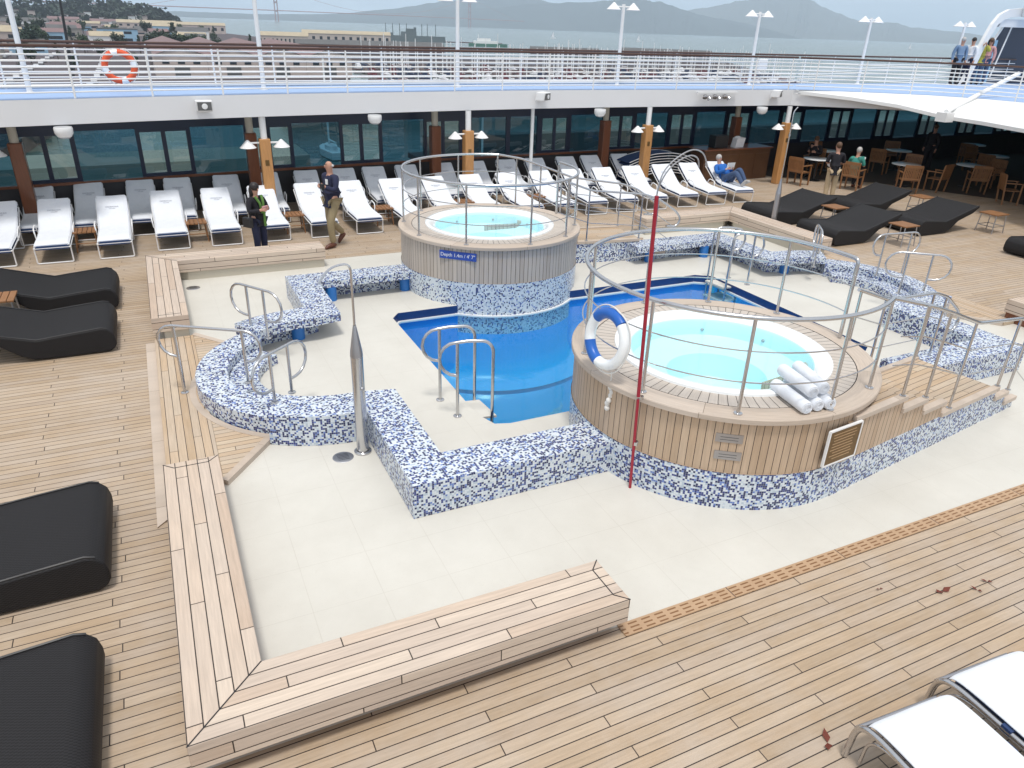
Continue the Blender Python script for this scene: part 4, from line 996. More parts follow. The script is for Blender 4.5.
def railing(fn, x0, x1, step, z0, lab, name='promenade_railing', rails=7, top='brownrail', curvepts=None):
    rt = empty(name, (x0, fn(x0) if fn else curvepts[0][1], z0), 0, lab, 'railing', 'white railings of the promenade deck')
    if curvepts: P = curvepts
    else:
        n = int((x1-x0)/1.0); P = [(x0+(x1-x0)*k/n, fn(x0+(x1-x0)*k/n)) for k in range(n+1)]
    m = MB(); m.tube([(x, y, z0+.95) for x, y in P], .030, 8); m.build('handrail', mt[top], rt, True)
    for k in range(rails):
        z = z0+.12+k*(.80-.12)/(rails-1)
        m = MB(); m.tube([(x, y, z) for x, y in P], .015, 6); m.build('rail', mt['whitem'], rt, True)
    # posts
    segs = [0]
    for a, b in zip(P, P[1:]): segs.append(segs[-1]+math.hypot(b[0]-a[0], b[1]-a[1]))
    s = step*.4
    while s < segs[-1]:
        x = interp(s, segs, [p[0] for p in P]); y = interp(s, segs, [p[1] for p in P])
        m = MB(); m.tube([(x, y, z0-.1), (x, y, z0+.93)], .021, 8); m.build('post', mt['whitem'], rt, True); s += step
railing(lambda x: inner(x)+.03, -6.0, 19.2, 1.45, PZT, 'inner white railing along the promenade edge above the loungers')
railing(None, 19.2, 0, 1.5, PZT, 'inner white railing curving round above the cafe', curvepts=[(19.2, 19.03), (20.4, 18.40), (21.5, 17.75), (22.7, 16.87), (23.52, 15.65), (23.74, 14.2), (23.74, 9)])
railing(lambda x: 21.55+W(x), -6.0, 34, 1.45, PZT, 'outer white railing on the ship side of the promenade')

# light poles on the promenade
def lamp_pole():
    rt = empty('deck_lamp_pole', (0, 0, 0))
    m = MB(); m.lathe([(.10, 0), (.10, .02), (.055, .03), (.05, 2.25)], 0, 0, 0, 14); m.build('pole', mt['whitem'], rt)
    m = MB(); m.tube([(-.32, 0, 2.18), (.32, 0, 2.18)], .02, 8); m.build('arm', mt['whitem'], rt)
    for s in (-1, 1): m = MB(); m.lathe([(.02, .19), (.05, .16), (.21, 0), (.20, -.01), (.0001, -.005)], s*.34, 0, 2.10, 20); m.build('lamp_shade', mt['whitem'], rt)
    return rt
lp = lamp_pole()
for i, (x, y) in enumerate(((-2.05, 18.95), (2.72, 19.60), (7.95, 20.20), (13.4, 20.62), (19.1, 21.1), (24.63, 21.35), (29.9, 21.38))):
    o = lp if i == 0 else copy_tree(lp); o.location = (x, y, PZT); tag(o, '%s white twin-shade lamp pole from the left on the upper deck' % ORD[i], 'lamp pole', 'lamp poles on the promenade')

# wooden pillars with twin lamps under the promenade edge
def pillar():
    rt = empty('lamp_pillar', (0, 0, 0))
    m = MB(); m.lathe([(.075, 0), (.075, PZB-1.92)], 0, 0, 1.92, 14); m.build('steel_post', mt['whitem'], rt)
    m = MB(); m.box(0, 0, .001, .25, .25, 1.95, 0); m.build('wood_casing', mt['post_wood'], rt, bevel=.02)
    m = MB(); m.tube([(-.36, -.02, 1.86), (.36, -.02, 1.86)], .022, 8); m.build('arm', mt['whitem'], rt)
    for s in (-1, 1): m = MB(); m.lathe([(.02, .17), (.05, .14), (.19, 0), (.18, -.01), (.0001, -.005)], s*.38, -.02, 1.76, 20); m.build('lamp_shade', mt['whitem'], rt)
    m = MB(); m.box(0, -.129, 1.35, .09, .006, .13); m.build('switch_plate', mt['bronze'], rt)
    return rt
pp = pillar()
for i, (x, y) in enumerate(((-3.25, 18.60), (2.46, 18.60), (7.80, 19.05), (13.72, 19.20), (18.95, 18.85))):
    o = pp if i == 0 else copy_tree(pp); o.location = (x, y, 0)
    tag(o, '%s varnished wooden pillar from the left with twin white lamps' % ORD[i], 'pillar', 'wooden pillars along the promenade edge')
for i, x in enumerate((-2.58, 2.3, 7.3, 13.1, 18.5)):
    y = 20.75+W(x); rt = empty('inner_pillar', (x, y, 0), 0, '%s dark wood pillar from the left, in front of the windows' % ORD[i], 'pillar', 'dark pillars by the window wall')
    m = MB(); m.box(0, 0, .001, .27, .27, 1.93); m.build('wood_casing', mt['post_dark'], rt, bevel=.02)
    m = MB(); m.lathe([(.09, 0), (.09, PZB-1.93)], 0, 0, 1.93, 12); m.build('post', mt['beige'], rt)
rt = empty('white_post', (9.95, 19.5, 0), 0, 'thin plain white post between the second and third wooden pillars', 'post')
m = MB(); m.lathe([(.05, 0), (.05, PZB)], 0, 0, 0, 12); m.build('post', mt['whitem'], rt)

# equipment on the fascia
def speaker(x, z, lab, rz=0, side=0):
    y = inner(x)-.02; rt = empty('deck_loudspeaker', (x, y, z), rz, lab, 'loudspeaker', 'loudspeakers on the white fascia')
    m = MB(); m.obox((0, -.16, .02), (.17, 0, 0), (0, .14, .0), (0, -.02, .11)); m.build('casing', mt['whitem'], rt, bevel=.02)
    m = MB(); m.obox((0, -.312, .02), (.14, 0, 0), (0, .012, 0), (0, 0, .085)); m.build('grille', mt['glasslamp'], rt)
    m = MB(); m.lathe([(.05, 0), (.06, .012), (.025, .02), (.0001, .014)], 0, 0, 0, 16)
    o = m.build('horn', mt['whitem'], rt); o.rotation_euler = (radians(90), 0, 0); o.location = (0, -.325, .02)
    m = MB(); m.box(0, -.02, -.13, .24, .05, .12); m.build('bracket', mt['whitem'], rt)
speaker(1.22, 2.72, 'white loudspeaker on the fascia above the woman'); speaker(9.95, 2.76, 'white loudspeaker in the middle of the fascia', radians(35)); speaker(18.3, 2.80, 'white loudspeaker on the fascia near the right pillar', radians(40))
for i, x in enumerate((-1.48, 5.14, 11.94, 17.9)):
    rt = empty('ceiling_lamp', (x, inner(x)-.12+.3, PZB-.02), 0, '%s white round bulkhead lamp from the left under the deck edge' % ORD[i], 'lamp', 'bulkhead lamps under the deck edge')
    m = MB(); m.lathe([(.16, 0), (.17, -.03), (.165, -.12), (.12, -.19), (.0001, -.20)], 0, -.35, 0, 20); m.build('housing', mt['whitem'], rt)
    m = MB(); m.lathe([(.10, 0), (.10, .018)], 0, -.35, -.215, 16); m.build('rim', mt['steeld'], rt)
rt = empty('spotlight_bar', (16.1, inner(16.1)-.05, 2.78), 0, 'white bar of small chrome spotlights on the fascia', 'spotlights')
m = MB(); m.box(0, -.06, .06, 1.55, .08, .04); m.build('bar', mt['whitem'], rt)
for k in range(6):
    m = MB(); m.lathe([(.02, .12), (.06, .08), (.075, 0), (.06, -.005)], 0, 0, 0, 14); m.tube([(0, 0, .1), (0, .08, .14)], .012)
    o = m.build('spotlight', mt['steel'], rt); o.location = (-.5+.19*k, -.12, -.07-.04*(k % 2)); o.rotation_euler = (radians(-35), radians(25*(-1)**k), 0)
# orange ring on the outer rail
life_ring((-.30, 19.55, 3.42), .29, .065, 0, 0, [mt['gel'], mt['orange']], 'orange life ring hanging on the promenade railing at the left')
rt = empty('rail_locker', (19.7, 21.3, PZT), 0, 'small pale box fixed by the fifth lamp pole on the railing', 'box')
m = MB(); m.box(0, 0, .45, .38, .2, .36); m.build('box', mt['whitem'], rt, bevel=.02); m = MB(); m.box(0, -.106, .47, .32, .01, .30); m.build('lid', mt['fascia'], rt)

# ------------------------------------------------------------------ window wall behind the loungers
rt = empty('window_wall', (-3, 19.5, 0), 0, 'long dark window wall behind the lounger rows', 'window wall')
def WY(x): return 21.45+W(x)
def panel(m, xa, xb, z0, z1, off=0, t=.06):
    n = max(1, int((xb-xa)/.8+.5))
    for k in range(n):
        a = xa+(xb-xa)*k/n; b = xa+(xb-xa)*(k+1)/n
        m.prism([(a, WY(a)+off), (b, WY(b)+off), (b, WY(b)+off+t), (a, WY(a)+off+t)], z0, z1)
wins = []
x = -7.63
while x < 8.2: wins += [(x, x+1.03, 2), (x+1.13, x+2.40, 1)]; x += 2.49
wins = [w for w in wins if w[0] < 7.7]+[(8.74, 9.91, 1), (10.05, 11.0, 1), (11.18, 12.08, 2), (12.24, 13.45, 1)]
x = 13.72
while x < 42: wins += [(x, x+.92, 2), (x+1.07, x+2.36, 1)]; x += 2.53
wins.sort()
m = MB(); panel(m, -10, 46, .001, .86); m.build('lower_panel', mt['darkpanel'], rt, True)
m = MB(); panel(m, -10, 46, 2.06, PZB-.01); m.build('header', mt['frame'], rt, True)
prev = -10
m = MB()
for (a, b, k) in wins:
    panel(m, prev, a, .86, 2.06); prev = b
panel(m, prev, 46, .86, 2.06); m.build('mullions', mt['frame'], rt, True)
m = MB(); panel(m, -10, 20, .86, .92, -.07, .07); m.build('sill_rail', mt['post_dark'], rt, True)
for (a, b, k) in wins:
    m = MB(); z0 = .90 if k == 1 else 1.0; z1 = 2.03 if k == 1 else 1.95
    ya, yb = WY(a), WY(b)
    m.quad([(a, ya+.03, z0), (b, yb+.03, z0), (b, yb+.03, z1), (a, ya+.03, z1)]); w = m.build('window', mt['pane'] if k == 1 else mt['pane2'], rt, True, recalc=False)
    f_ = MB()
    if k == 2:
        f_.prism([(a, ya+.002), (b, yb+.002), (b, yb+.058), (a, ya+.058)], .86, z0); f_.prism([(a, ya+.002), (b, yb+.002), (b, yb+.058), (a, ya+.058)], z1, 2.06)
        c = (a+b)/2; f_.box(c, WY(c)+.03, z0, .10, .05, z1-z0)
    else:
        f_.prism([(a, ya+.002), (b, yb+.002), (b, yb+.058), (a, ya+.058)], .86, z0)
        f_.prism([(a, ya+.002), (b, yb+.002), (b, yb+.058), (a, ya+.058)], z1, 2.06)
    fr = f_.build('frame', mt['frame'], w, False); 
    loc = root_loc(w)
    for v in fr.data.vertices: v.co -= loc
# far end wall of the cafe
rt = empty('cafe_bulkhead', (46, 12, 0), 0, 'dark bulkhead closing the cafe at the far right', 'wall')
m = MB(); m.box(46.1, 12, .001, .2, 19.5, PZB-.02); m.build('panel', mt['darkpanel'], rt, True)
m = MB(); m.box(34, 2.2, .001, 22, .2, PZB-.02); m.build('side_panel', mt['darkpanel'], rt, True)

# bar counter and things on it
rt = empty('bar_counter', (17.9, 20.1, 0), radians(2), 'dark brown wooden bar counter behind the reading man', 'bar counter')
m = MB(); m.box(0, 0, .001, 2.9, .7, 1.0); m.build('body', mt['barwood'], rt, bevel=.01)
m = MB(); m.box(0, 0, 1.003, 3.05, .82, .045); m.build('counter_top', mt['post_dark'], rt, bevel=.01)
for k in range(4): m = MB(); m.box(-1.08+.72*k, -.356, .15, .6, .012, .7); m.build('door_panel', mt['barwood'], rt)
o = MB().box(-.35, 0, 0, .55, .35, .40).build('equipment_box', mt['black'], None, bevel=.02); o.location = (17.6, 20.05, 1.05); tag(o, 'black equipment box standing on the bar counter', 'box')
m = MB(); m.obox((0, 0, .15), (.2, .03, 0), (0, .12, 0), (.03, 0, .15)); m.sphere((-.05, 0, .30), .12, (1.2, .8, .5), 8, 6)
o = m.build('white_bag', mt['white_cloth']); o.location = (18.05, 20.0, 1.05); tag(o, 'crumpled white bag on the bar counter', 'bag')
# stacked spare loungers under cover beside the pillar
for i in range(8):
    rt = empty('stacked_lounger', (13.1+.35, 20.1, .0), radians(4), 'spare lounger frame, %s from the bottom of the stack' % ORD[i], 'lounger frame', 'stack of spare lounger frames')
    pf = [(-1.2, .16+.085*i), (-.8, .28+.085*i), (-.2, .38+.085*i), (.5, .38+.085*i), (1.1, .28+.085*i), (1.5, .10+.085*i)]
    for s in (-1, 1):
        m = MB(); m.tube(smoothpath([(1.3+x*1.0, s*.35, z) for x, z in pf], .2), .013, 8); m.build('side_rail', mt['whitem'], rt)
    m = MB()
    for k in range(5): 
        (x0_, z0_), (x1_, z1_) = pf[k], pf[k+1]
        m.obox((1.3+(x0_+x1_)/2, 0, (z0_+z1_)/2-.01), ((x1_-x0_)/2*.97, 0, (z1_-z0_)/2), (0, .33, 0), (0, 0, .012))
    m.build('sling', mt['navy'], rt)

# ------------------------------------------------------------------ cafe tables and teak chairs
def cafe_table():
    rt = empty('cafe_table', (0, 0, 0))
    m = MB(); m.lathe([(.0001, .025), (.44, .025), (.455, .015), (.455, 0), (.0001, 0)], 0, 0, .72, 32); m.build('table_top', mt['gel'], rt)
    m = MB(); m.lathe([(.22, 0), (.22, .02), (.04, .05), (.035, .72)], 0, 0, 0, 16); m.build('pedestal', mt['black'], rt)
    return rt
def cafe_chair():
    rt = empty('cafe_chair', (0, 0, 0))    # faces +x
    m = MB()
    for k in range(6): m.box(-.20+.08*k, 0, .41, .07, .50, .022)
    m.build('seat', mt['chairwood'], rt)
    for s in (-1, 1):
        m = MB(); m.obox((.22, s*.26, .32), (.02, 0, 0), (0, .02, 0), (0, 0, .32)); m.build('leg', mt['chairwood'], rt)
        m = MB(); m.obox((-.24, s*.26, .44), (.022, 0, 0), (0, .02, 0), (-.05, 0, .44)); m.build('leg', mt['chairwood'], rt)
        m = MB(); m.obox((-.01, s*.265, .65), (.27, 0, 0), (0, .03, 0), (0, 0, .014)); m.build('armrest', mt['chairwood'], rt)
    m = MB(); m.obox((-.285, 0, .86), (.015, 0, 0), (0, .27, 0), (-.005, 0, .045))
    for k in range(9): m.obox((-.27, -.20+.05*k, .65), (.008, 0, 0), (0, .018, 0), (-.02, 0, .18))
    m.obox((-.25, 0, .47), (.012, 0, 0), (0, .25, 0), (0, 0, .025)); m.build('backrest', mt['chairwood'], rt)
    return rt
tb = cafe_table(); ch = cafe_chair(); ft = True; fc = True
TB = [(20.7, 18.9), (23.0, 17.2), (25.6, 19.6), (25.2, 16.4), (24.8, 13.3), (28.3, 17.6), (28.6, 14.3), (30.5, 20.0), (22.6, 20.3), (27.5, 11.2)]
CH = [(19.55, 18.5, 10), (20.7, 17.3, 20), (22.15, 16.35, 55), (23.35, 16.2, 100), (24.0, 17.8, 200), (24.5, 15.6, 50), (26.1, 16.2, 180), (24.3, 19.3, 20), (26.3, 20.4, 230), (23.9, 14.1, -40), (24.4, 12.3, 75),
      (25.8, 13.0, 170), (27.4, 17.2, 10), (28.7, 18.6, 260), (27.9, 13.6, 40), (21.5, 19.8, 200), (29.4, 14.9, 200), (29.4, 19.4, 20), (23.0, 21.0, 260), (26.6, 10.6, 20)]
for i, (x, y) in enumerate(TB):
    o = tb if ft else copy_tree(tb); ft = False; o.location = (x, y, 0)
    tag(o, 'round white cafe table, %s when ordered from left to right' % ORD[[x_[0] for x_ in sorted(TB)].index(x)], 'table', 'round white cafe tables')
sx = sorted([c[0] for c in CH])
for i, (x, y, a) in enumerate(CH):
    o = ch if fc else copy_tree(ch); fc = False; o.location = (x, y, 0); o.rotation_euler = (0, 0, radians(a))
    tag(o, 'teak cafe armchair, %s counted from the left' % (ORD[sorted(CH).index((x, y, a))] if i < 20 else ''), 'chair', 'teak armchairs in the cafe')

# ------------------------------------------------------------------ people
def skinobj(name, J, E, Rd, m, parent, root='pelvis', sub=2):
    keys = list(J.keys()); me = bpy.data.meshes.new(name)
    me.from_pydata([J[k] for k in keys], [(keys.index(a), keys.index(b)) for a, b in E], [])
    o = bpy.data.objects.new(name, me); C.objects.link(o); o.parent = parent
    md = o.modifiers.new('skin', 'SKIN'); md.use_smooth_shade = True
    if not me.skin_vertices: 
        bpy.context.view_layer.objects.active = o
    sv = me.skin_vertices[0].data
    for i, k in enumerate(keys):
        rr = Rd[k]; rr = rr if isinstance(rr, tuple) else (rr, rr); sv[i].radius = rr; sv[i].use_root = (k == root)
    s = o.modifiers.new('sub', 'SUBSURF'); s.levels = sub; s.render_levels = sub
    me.materials.append(m)
    return o
def person(loc, rz, pose, shirt, pants, shoe, hair, lab, sleeves=True, sc=1.0, hairstyle='short', extra=None):
    rt = empty('person', loc, rz, lab, 'person'); rt.scale = (sc, sc, sc)
    J = dict(pelvis=(0, 0, .95), belly=(0, 0, 1.08), chest=(0, 0, 1.28), neck=(0, 0, 1.47), head=(.02, 0, 1.58), crown=(.01, 0, 1.69),
             shoL=(0, .18, 1.41), elbL=(-.02, .25, 1.13), wriL=(.05, .25, .88), shoR=(0, -.18, 1.41), elbR=(-.02, -.25, 1.13), wriR=(.05, -.25, .88),
             hipL=(0, .09, .90), kneL=(.02, .10, .50), ankL=(0, .10, .09), hipR=(0, -.09, .90), kneR=(.02, -.10, .50), ankR=(0, -.10, .09))
    J.update(pose); J = {k: Vector(v) for k, v in J.items()}
    for s, sg in (('L', 1), ('R', -1)):
        d = (J['wri'+s]-J['elb'+s]).normalized()
        J['palm'+s] = J['wri'+s]+d*.07
        side = Vector((1, 0, 0)) if abs(d.x) < .7 else Vector((0, 0, 1)); side = (side-d*side.dot(d)).normalized(); nrm = d.cross(side)
        for i, (o_, ln) in enumerate(((-.03, .065), (-.01, .08), (.01, .075), (.03, .055))):
            b = J['palm'+s]+side*o_+d*.02; J['f%da%s' % (i, s)] = b; J['f%db%s' % (i, s)] = b+d*ln*.6+nrm*ln*.25*sg
        J['tha'+s] = J['wri'+s]+d*.04+side*.04; J['thb'+s] = J['wri'+s]+d*.08+side*.06
        fd = Vector((1, 0, 0))
        kd = J['ank'+s]-J['kne'+s]; fd = (Vector((1, 0, 0))-kd.normalized()*kd.normalized().x*.85).normalized()
        if 'toe'+s not in J: J['toe'+s] = J['ank'+s]+Vector((.15, 0, -.055))
    E = [('pelvis', 'belly'), ('belly', 'chest'), ('chest', 'neck'), ('neck', 'head'), ('head', 'crown')]
    for s in 'LR':
        E += [('chest', 'sho'+s), ('sho'+s, 'elb'+s), ('elb'+s, 'wri'+s), ('wri'+s, 'palm'+s), ('wri'+s, 'tha'+s), ('tha'+s, 'thb'+s), ('pelvis', 'hip'+s), ('hip'+s, 'kne'+s), ('kne'+s, 'ank'+s), ('ank'+s, 'toe'+s)]
        for i in range(4): E += [('palm'+s, 'f%da%s' % (i, s)), ('f%da%s' % (i, s), 'f%db%s' % (i, s))]
    Rd = dict(pelvis=(.13, .10), belly=(.12, .095), chest=(.14, .10), neck=.052, head=(.075, .088), crown=(.055, .07))
    for s in 'LR':
        Rd.update({'sho'+s: .055, 'elb'+s: .042, 'wri'+s: .027, 'palm'+s: (.036, .02), 'tha'+s: .012, 'thb'+s: .009, 'hip'+s: .085, 'kne'+s: .055, 'ank'+s: .036, 'toe'+s: (.035, .025)})
        for i in range(4): Rd['f%da%s' % (i, s)] = .010; Rd['f%db%s' % (i, s)] = .008
    skinobj('body', J, E, Rd, mt['skin'], rt)
    def sub(keys): return {k: J[k] for k in keys}
    up = ['pelvis', 'belly', 'chest', 'shoL', 'elbL', 'shoR', 'elbR']+(['wriL', 'wriR'] if sleeves else [])
    eu = [e for e in E if e[0] in up and e[1] in up]
    Rs = {k: (tuple(q+.022 for q in Rd[k]) if isinstance(Rd[k], tuple) else Rd[k]+.022) for k in up}
    if not sleeves:
        for s in 'LR': Rs['elb'+s] = .058
    Js = sub(up); Js['neck'] = J['neck']-(J['neck']-J['chest'])*.25; Rs['neck'] = .066; eu.append(('chest', 'neck'))
    Js['hem'] = J['pelvis']+(J['pelvis']-J['belly'])*.55; Rs['hem'] = (.150, .120); eu.append(('pelvis', 'hem')); Rs['pelvis'] = (.155, .125)
    skinobj('shirt', Js, eu, Rs, mt[shirt], rt)
    lo = ['pelvis', 'hipL', 'kneL', 'ankL', 'hipR', 'kneR', 'ankR']; el = [e for e in E if e[0] in lo and e[1] in lo]
    Rl = {k: (tuple(q+.02 for q in Rd[k]) if isinstance(Rd[k], tuple) else Rd[k]+.026) for k in lo}
    skinobj('trousers', sub(lo), el, Rl, mt[pants], rt)
    for s in 'LR':
        a = J['ank'+s]; t = J['toe'+s]; d = (t-a).normalized(); m = MB()
        m.tube([a-Vector((d.x, d.y, 0))*.06+Vector((0, 0, -.035)), a+Vector((0, 0, -.03)), a+(t-a)*.5+Vector((0, 0, -.005)), t+Vector((0, 0, .01)), t+d*.06], [.03, .052, .048, .042, .02], 10); m.build('shoe', mt[shoe], rt)
    H = J['head']; ax = (J['crown']-J['neck']).normalized(); K = H+ax*.035
    fwd = Vector(pose.get('look', (1, 0, 0))) if False else Vector((1, 0, 0)); fwd = (fwd-ax*fwd.dot(ax)).normalized(); sdv = ax.cross(fwd)
    if hairstyle != 'bald':
        m = MB(); m.sphere(tuple(K+ax*.035-fwd*.018), .098, (1.02, .86, 1.0) if hairstyle == 'short' else (1.1, 1.05, 1.05), 14, 10)
        if hairstyle == 'long':
            m.sphere(tuple(K-ax*.06-fwd*.06), .10, (.8, 1.1, 1.5), 12, 8); m.sphere(tuple(K-ax*.17-fwd*.07), .085, (.7, 1.2, 1.3), 12, 8)
        m.build('hair', mt[hair], rt)
    else:
        m = MB(); m.sphere(tuple(K-ax*.02-fwd*.03), .086, (.95, 1.0, .45), 14, 8); m.build('hair', mt[hair], rt)
    m = MB(); m.sphere(tuple(K+fwd*.092-ax*.01), .016, (1, .8, 1.5), 8, 6); m.build('nose', mt['skin'], rt)
    for s in (-1, 1):
        m = MB(); m.sphere(tuple(K+fwd*.080+sdv*.03*s+ax*.018), .010, (1, 1, 1), 8, 6); m.build('eye', mt['hair_dark'], rt)
        m = MB(); m.sphere(tuple(K+sdv*.080*s-ax*.005), .022, (.6, .4, 1.1), 8, 6); m.build('ear', mt['skin'], rt)
    m = MB(); m.tube([tuple(K+fwd*.084-ax*.045+sdv*.02), tuple(K+fwd*.086-ax*.045-sdv*.02)], .004, 6); m.build('mouth', mt['pink_cloth'], rt)
    return rt, J
# man walking to the left-front in navy shirt and khaki trousers
walk = dict(kneL=(.16, .10, .52), ankL=(.12, .10, .09), kneR=(.02, -.10, .50), ankR=(-.30, -.10, .20), toeR=(-.20, -.10, .06),
            elbL=(.10, .26, 1.16), wriL=(.28, .16, 1.24), elbR=(-.10, -.27, 1.13), wriR=(-.04, -.27, .88), hipL=(0, .09, .90))
pm, J = person((3.38, 15.98, 0), radians(205), walk, 'navy_shirt', 'khaki', 'brown_shoe', 'hair_grey', 'bald man in navy shirt and khaki trousers walking past the loungers', hairstyle='bald', sc=1.08)
m = MB(); m.box(.33, .14, 1.22, .06, .12, .09); m.build('handheld_camera', mt['black'], pm)
m = MB(); m.box(.135, .05, 1.26, .01, .07, .10); m.build('name_badge', mt['gel'], pm)
m = MB(); m.tube([(.33, .20, 1.22), (.33, .24, 1.02), (.30, .18, .90), (.31, .12, 1.05), (.33, .10, 1.22)], .007, 6); m.build('camera_strap', mt['black'], pm)
# woman in black with a green scarf, standing behind the far left bench
pw, J = person((1.74, 15.40, 0), radians(-55), dict(elbL=(.06, .24, 1.15), wriL=(.24, .10, 1.20), elbR=(.04, -.25, 1.14), wriR=(.24, -.10, 1.18)), 'black_cloth', 'navy_shirt', 'black_cloth', 'hair_dark',
               'woman in black jacket and green scarf behind the far left bench', hairstyle='long', sc=.90)
m = MB(); m.tube(smoothpath([(.08, .10, 1.46), (.15, .07, 1.35), (.17, .05, 1.15), (.17, .05, .80)], .05), .030, 10); m.tube(smoothpath([(.08, -.08, 1.46), (.16, -.03, 1.32), (.17, 0, 1.1)], .05), .028, 10); m.build('scarf', mt['green_scarf'], pw)
m = MB(); m.box(.04, -.32, .82, .24, .10, .22); m.build('shoulder_bag', mt['black'], pw, bevel=.02)
m = MB(); m.box(.28, -.0, 1.17, .04, .15, .10); m.build('held_booklet', mt['pink_cloth'], pw)
# man reading on the rightmost lounger
lie = dict(pelvis=(0, 0, .54), belly=(-.12, 0, .60), chest=(-.32, 0, .74), neck=(-.46, 0, .90), head=(-.48, 0, 1.00), crown=(-.50, 0, 1.11),
           shoL=(-.40, .18, .84), elbL=(-.22, .26, .66), wriL=(.02, .12, .80), shoR=(-.40, -.18, .84), elbR=(-.22, -.26, .66), wriR=(.02, -.12, .80),
           hipL=(.03, .09, .54), kneL=(.36, .10, .86), ankL=(.66, .10, .53), hipR=(.03, -.09, .54), kneR=(.44, -.10, .78), ankR=(.78, -.12, .50), toeL=(.80, .10, .56), toeR=(.90, -.12, .60))
a = radians(8*1.3); Lx, Ly = 15.98-1.95*sin(a), 18.62-1.95*cos(a)
pr, J = person((Lx+1.05*sin(a), Ly+1.05*cos(a), 0), radians(-90)-a+radians(12), lie, 'blue_jacket', 'denim', 'hair_grey', 'hair_grey', 'grey-haired man in blue jacket reading on the rightmost lounger')
m = MB(); m.obox((.06, .07, .90), (.012, .0, .0), (0, .07, 0), (.02, 0, .10)); m.obox((.06, -.07, .90), (.012, 0, 0), (0, .07, 0), (.02, 0, .10)); m.build('book', mt['gel'], pr)
# person standing by the cafe, holding a light sweater
ps, J = person((18.35, 16.05, 0), radians(60), dict(elbL=(.02, .25, 1.14), wriL=(.2, .05, 1.12), elbR=(.02, -.25, 1.14), wriR=(.22, -.06, 1.10)), 'black_cloth', 'beige_cloth', 'brown_shoe', 'hair_brown',
               'person in dark top and beige trousers carrying a pale sweater by the cafe', sleeves=False)
m = MB(); m.sphere((.17, .0, 1.10), .14, (.8, 1.3, .9), 12, 8); m.sphere((.16, -.16, .86), .10, (.7, .8, 2.3), 12, 8); m.build('sweater', mt['white_cloth'], ps)
# seated people in the cafe
sit = dict(pelvis=(0, 0, .55), belly=(0, 0, .68), chest=(.02, 0, .88), neck=(.04, 0, 1.07), head=(.07, 0, 1.18), crown=(.07, 0, 1.29), shoL=(.02, .18, 1.01), elbL=(.08, .25, .76), wriL=(.30, .12, .82),
           shoR=(.02, -.18, 1.01), elbR=(.08, -.25, .76), wriR=(.30, -.12, .82), hipL=(.05, .09, .52), kneL=(.45, .11, .52), ankL=(.45, .11, .09), hipR=(.05, -.09, .52), kneR=(.45, -.11, .52), ankR=(.45, -.11, .09))
pt, J = person((20.7, 17.3, 0), radians(20), sit, 'teal_shirt', 'black_cloth', 'brown_shoe', 'hair_grey', 'white-haired person in teal shirt reading in a cafe chair', sleeves=False)
m = MB(); m.obox((.38, 0, .90), (.01, 0, 0), (0, .13, 0), (.03, 0, .11)); m.build('newspaper', mt['gel'], pt)
person((21.5, 19.8, 0), radians(200), sit, 'black_cloth', 'black_cloth', 'black_cloth', 'hair_brown', 'person in dark clothes seated at the rear of the cafe')
person((24.4, 12.3, 0), radians(75), sit, 'navy_shirt', 'black_cloth', 'black_cloth', 'hair_dark', 'dark-dressed person seated at the rightmost cafe table')
person((26.4, 18.9, 0), radians(180), {}, 'black_cloth', 'black_cloth', 'black_cloth', 'hair_brown', 'person in dark clothes standing deep in the shaded cafe')
# group on the upper deck
person((29.95, 21.3, PZT), radians(240), {}, 'steelblue_shirt', 'black_cloth', 'black_cloth', 'hair_grey', 'tall person in steel blue shirt on the upper deck at right')
person((30.6, 21.3, PZT), radians(180), dict(wriR=(.2, -.15, 1.15), elbR=(.02, -.25, 1.14)), 'white_cloth', 'navy_shirt', 'black_cloth', 'hair_dark', 'person in white shirt on the upper deck between two others')
person((31.3, 21.3, PZT), radians(220), dict(elbL=(.10, .22, 1.25), wriL=(.22, .06, 1.48), elbR=(.10, -.22, 1.25), wriR=(.22, -.06, 1.46)), 'yellow_shirt', 'denim', 'black_cloth', 'hair_brown', 'person in yellow top photographing from the upper deck')
person((31.75, 21.35, PZT), radians(200), {}, 'pink_cloth', 'denim', 'black_cloth', 'hair_brown', 'person in pink top at the right end of the upper deck group', hairstyle='long')

# ------------------------------------------------------------------ white arch structure on the upper deck at right
rt = empty('ship_superstructure', (32.5, 21.2, PZT), 0, 'white curved arch and tinted screen on the upper deck at right', 'superstructure')
def bandY(pts_o, pts_i, y0, y1):
    m = MB(); n = len(pts_o)
    for y in (y0, y1):
        for k in range(n-1): m.quad([(pts_o[k][0], y, pts_o[k][1]), (pts_o[k+1][0], y, pts_o[k+1][1]), (pts_i[k+1][0], y, pts_i[k+1][1]), (pts_i[k][0], y, pts_i[k][1])])
    for P in (pts_o, pts_i):
        for k in range(n-1): m.quad([(P[k][0], y0, P[k][1]), (P[k+1][0], y0, P[k+1][1]), (P[k+1][0], y1, P[k+1][1]), (P[k][0], y1, P[k][1])])
    return m
ao = [(30.4, PZT), (30.88, 4.25), (31.06, 4.66), (31.3, 5.17), (31.6, 5.52), (32.1, 5.72), (33.2, 5.82), (38, 5.85)]
ai = [(30.75, PZT), (31.19, 4.26), (31.36, 4.67), (31.63, 5.15), (31.92, 5.34), (32.3, 5.45), (33.2, 5.50), (38, 5.5)]
bandY(ao, ai, 21.2, 21.34).build('arch', mt['white'], rt, True)
m = MB(); m.prism([(31.4, 21.45), (32.3, 21.45), (32.3, 21.55), (31.4, 21.55)], 2.94, 4.6); m.build('grey_panel', mt['lightblue'], rt, True)
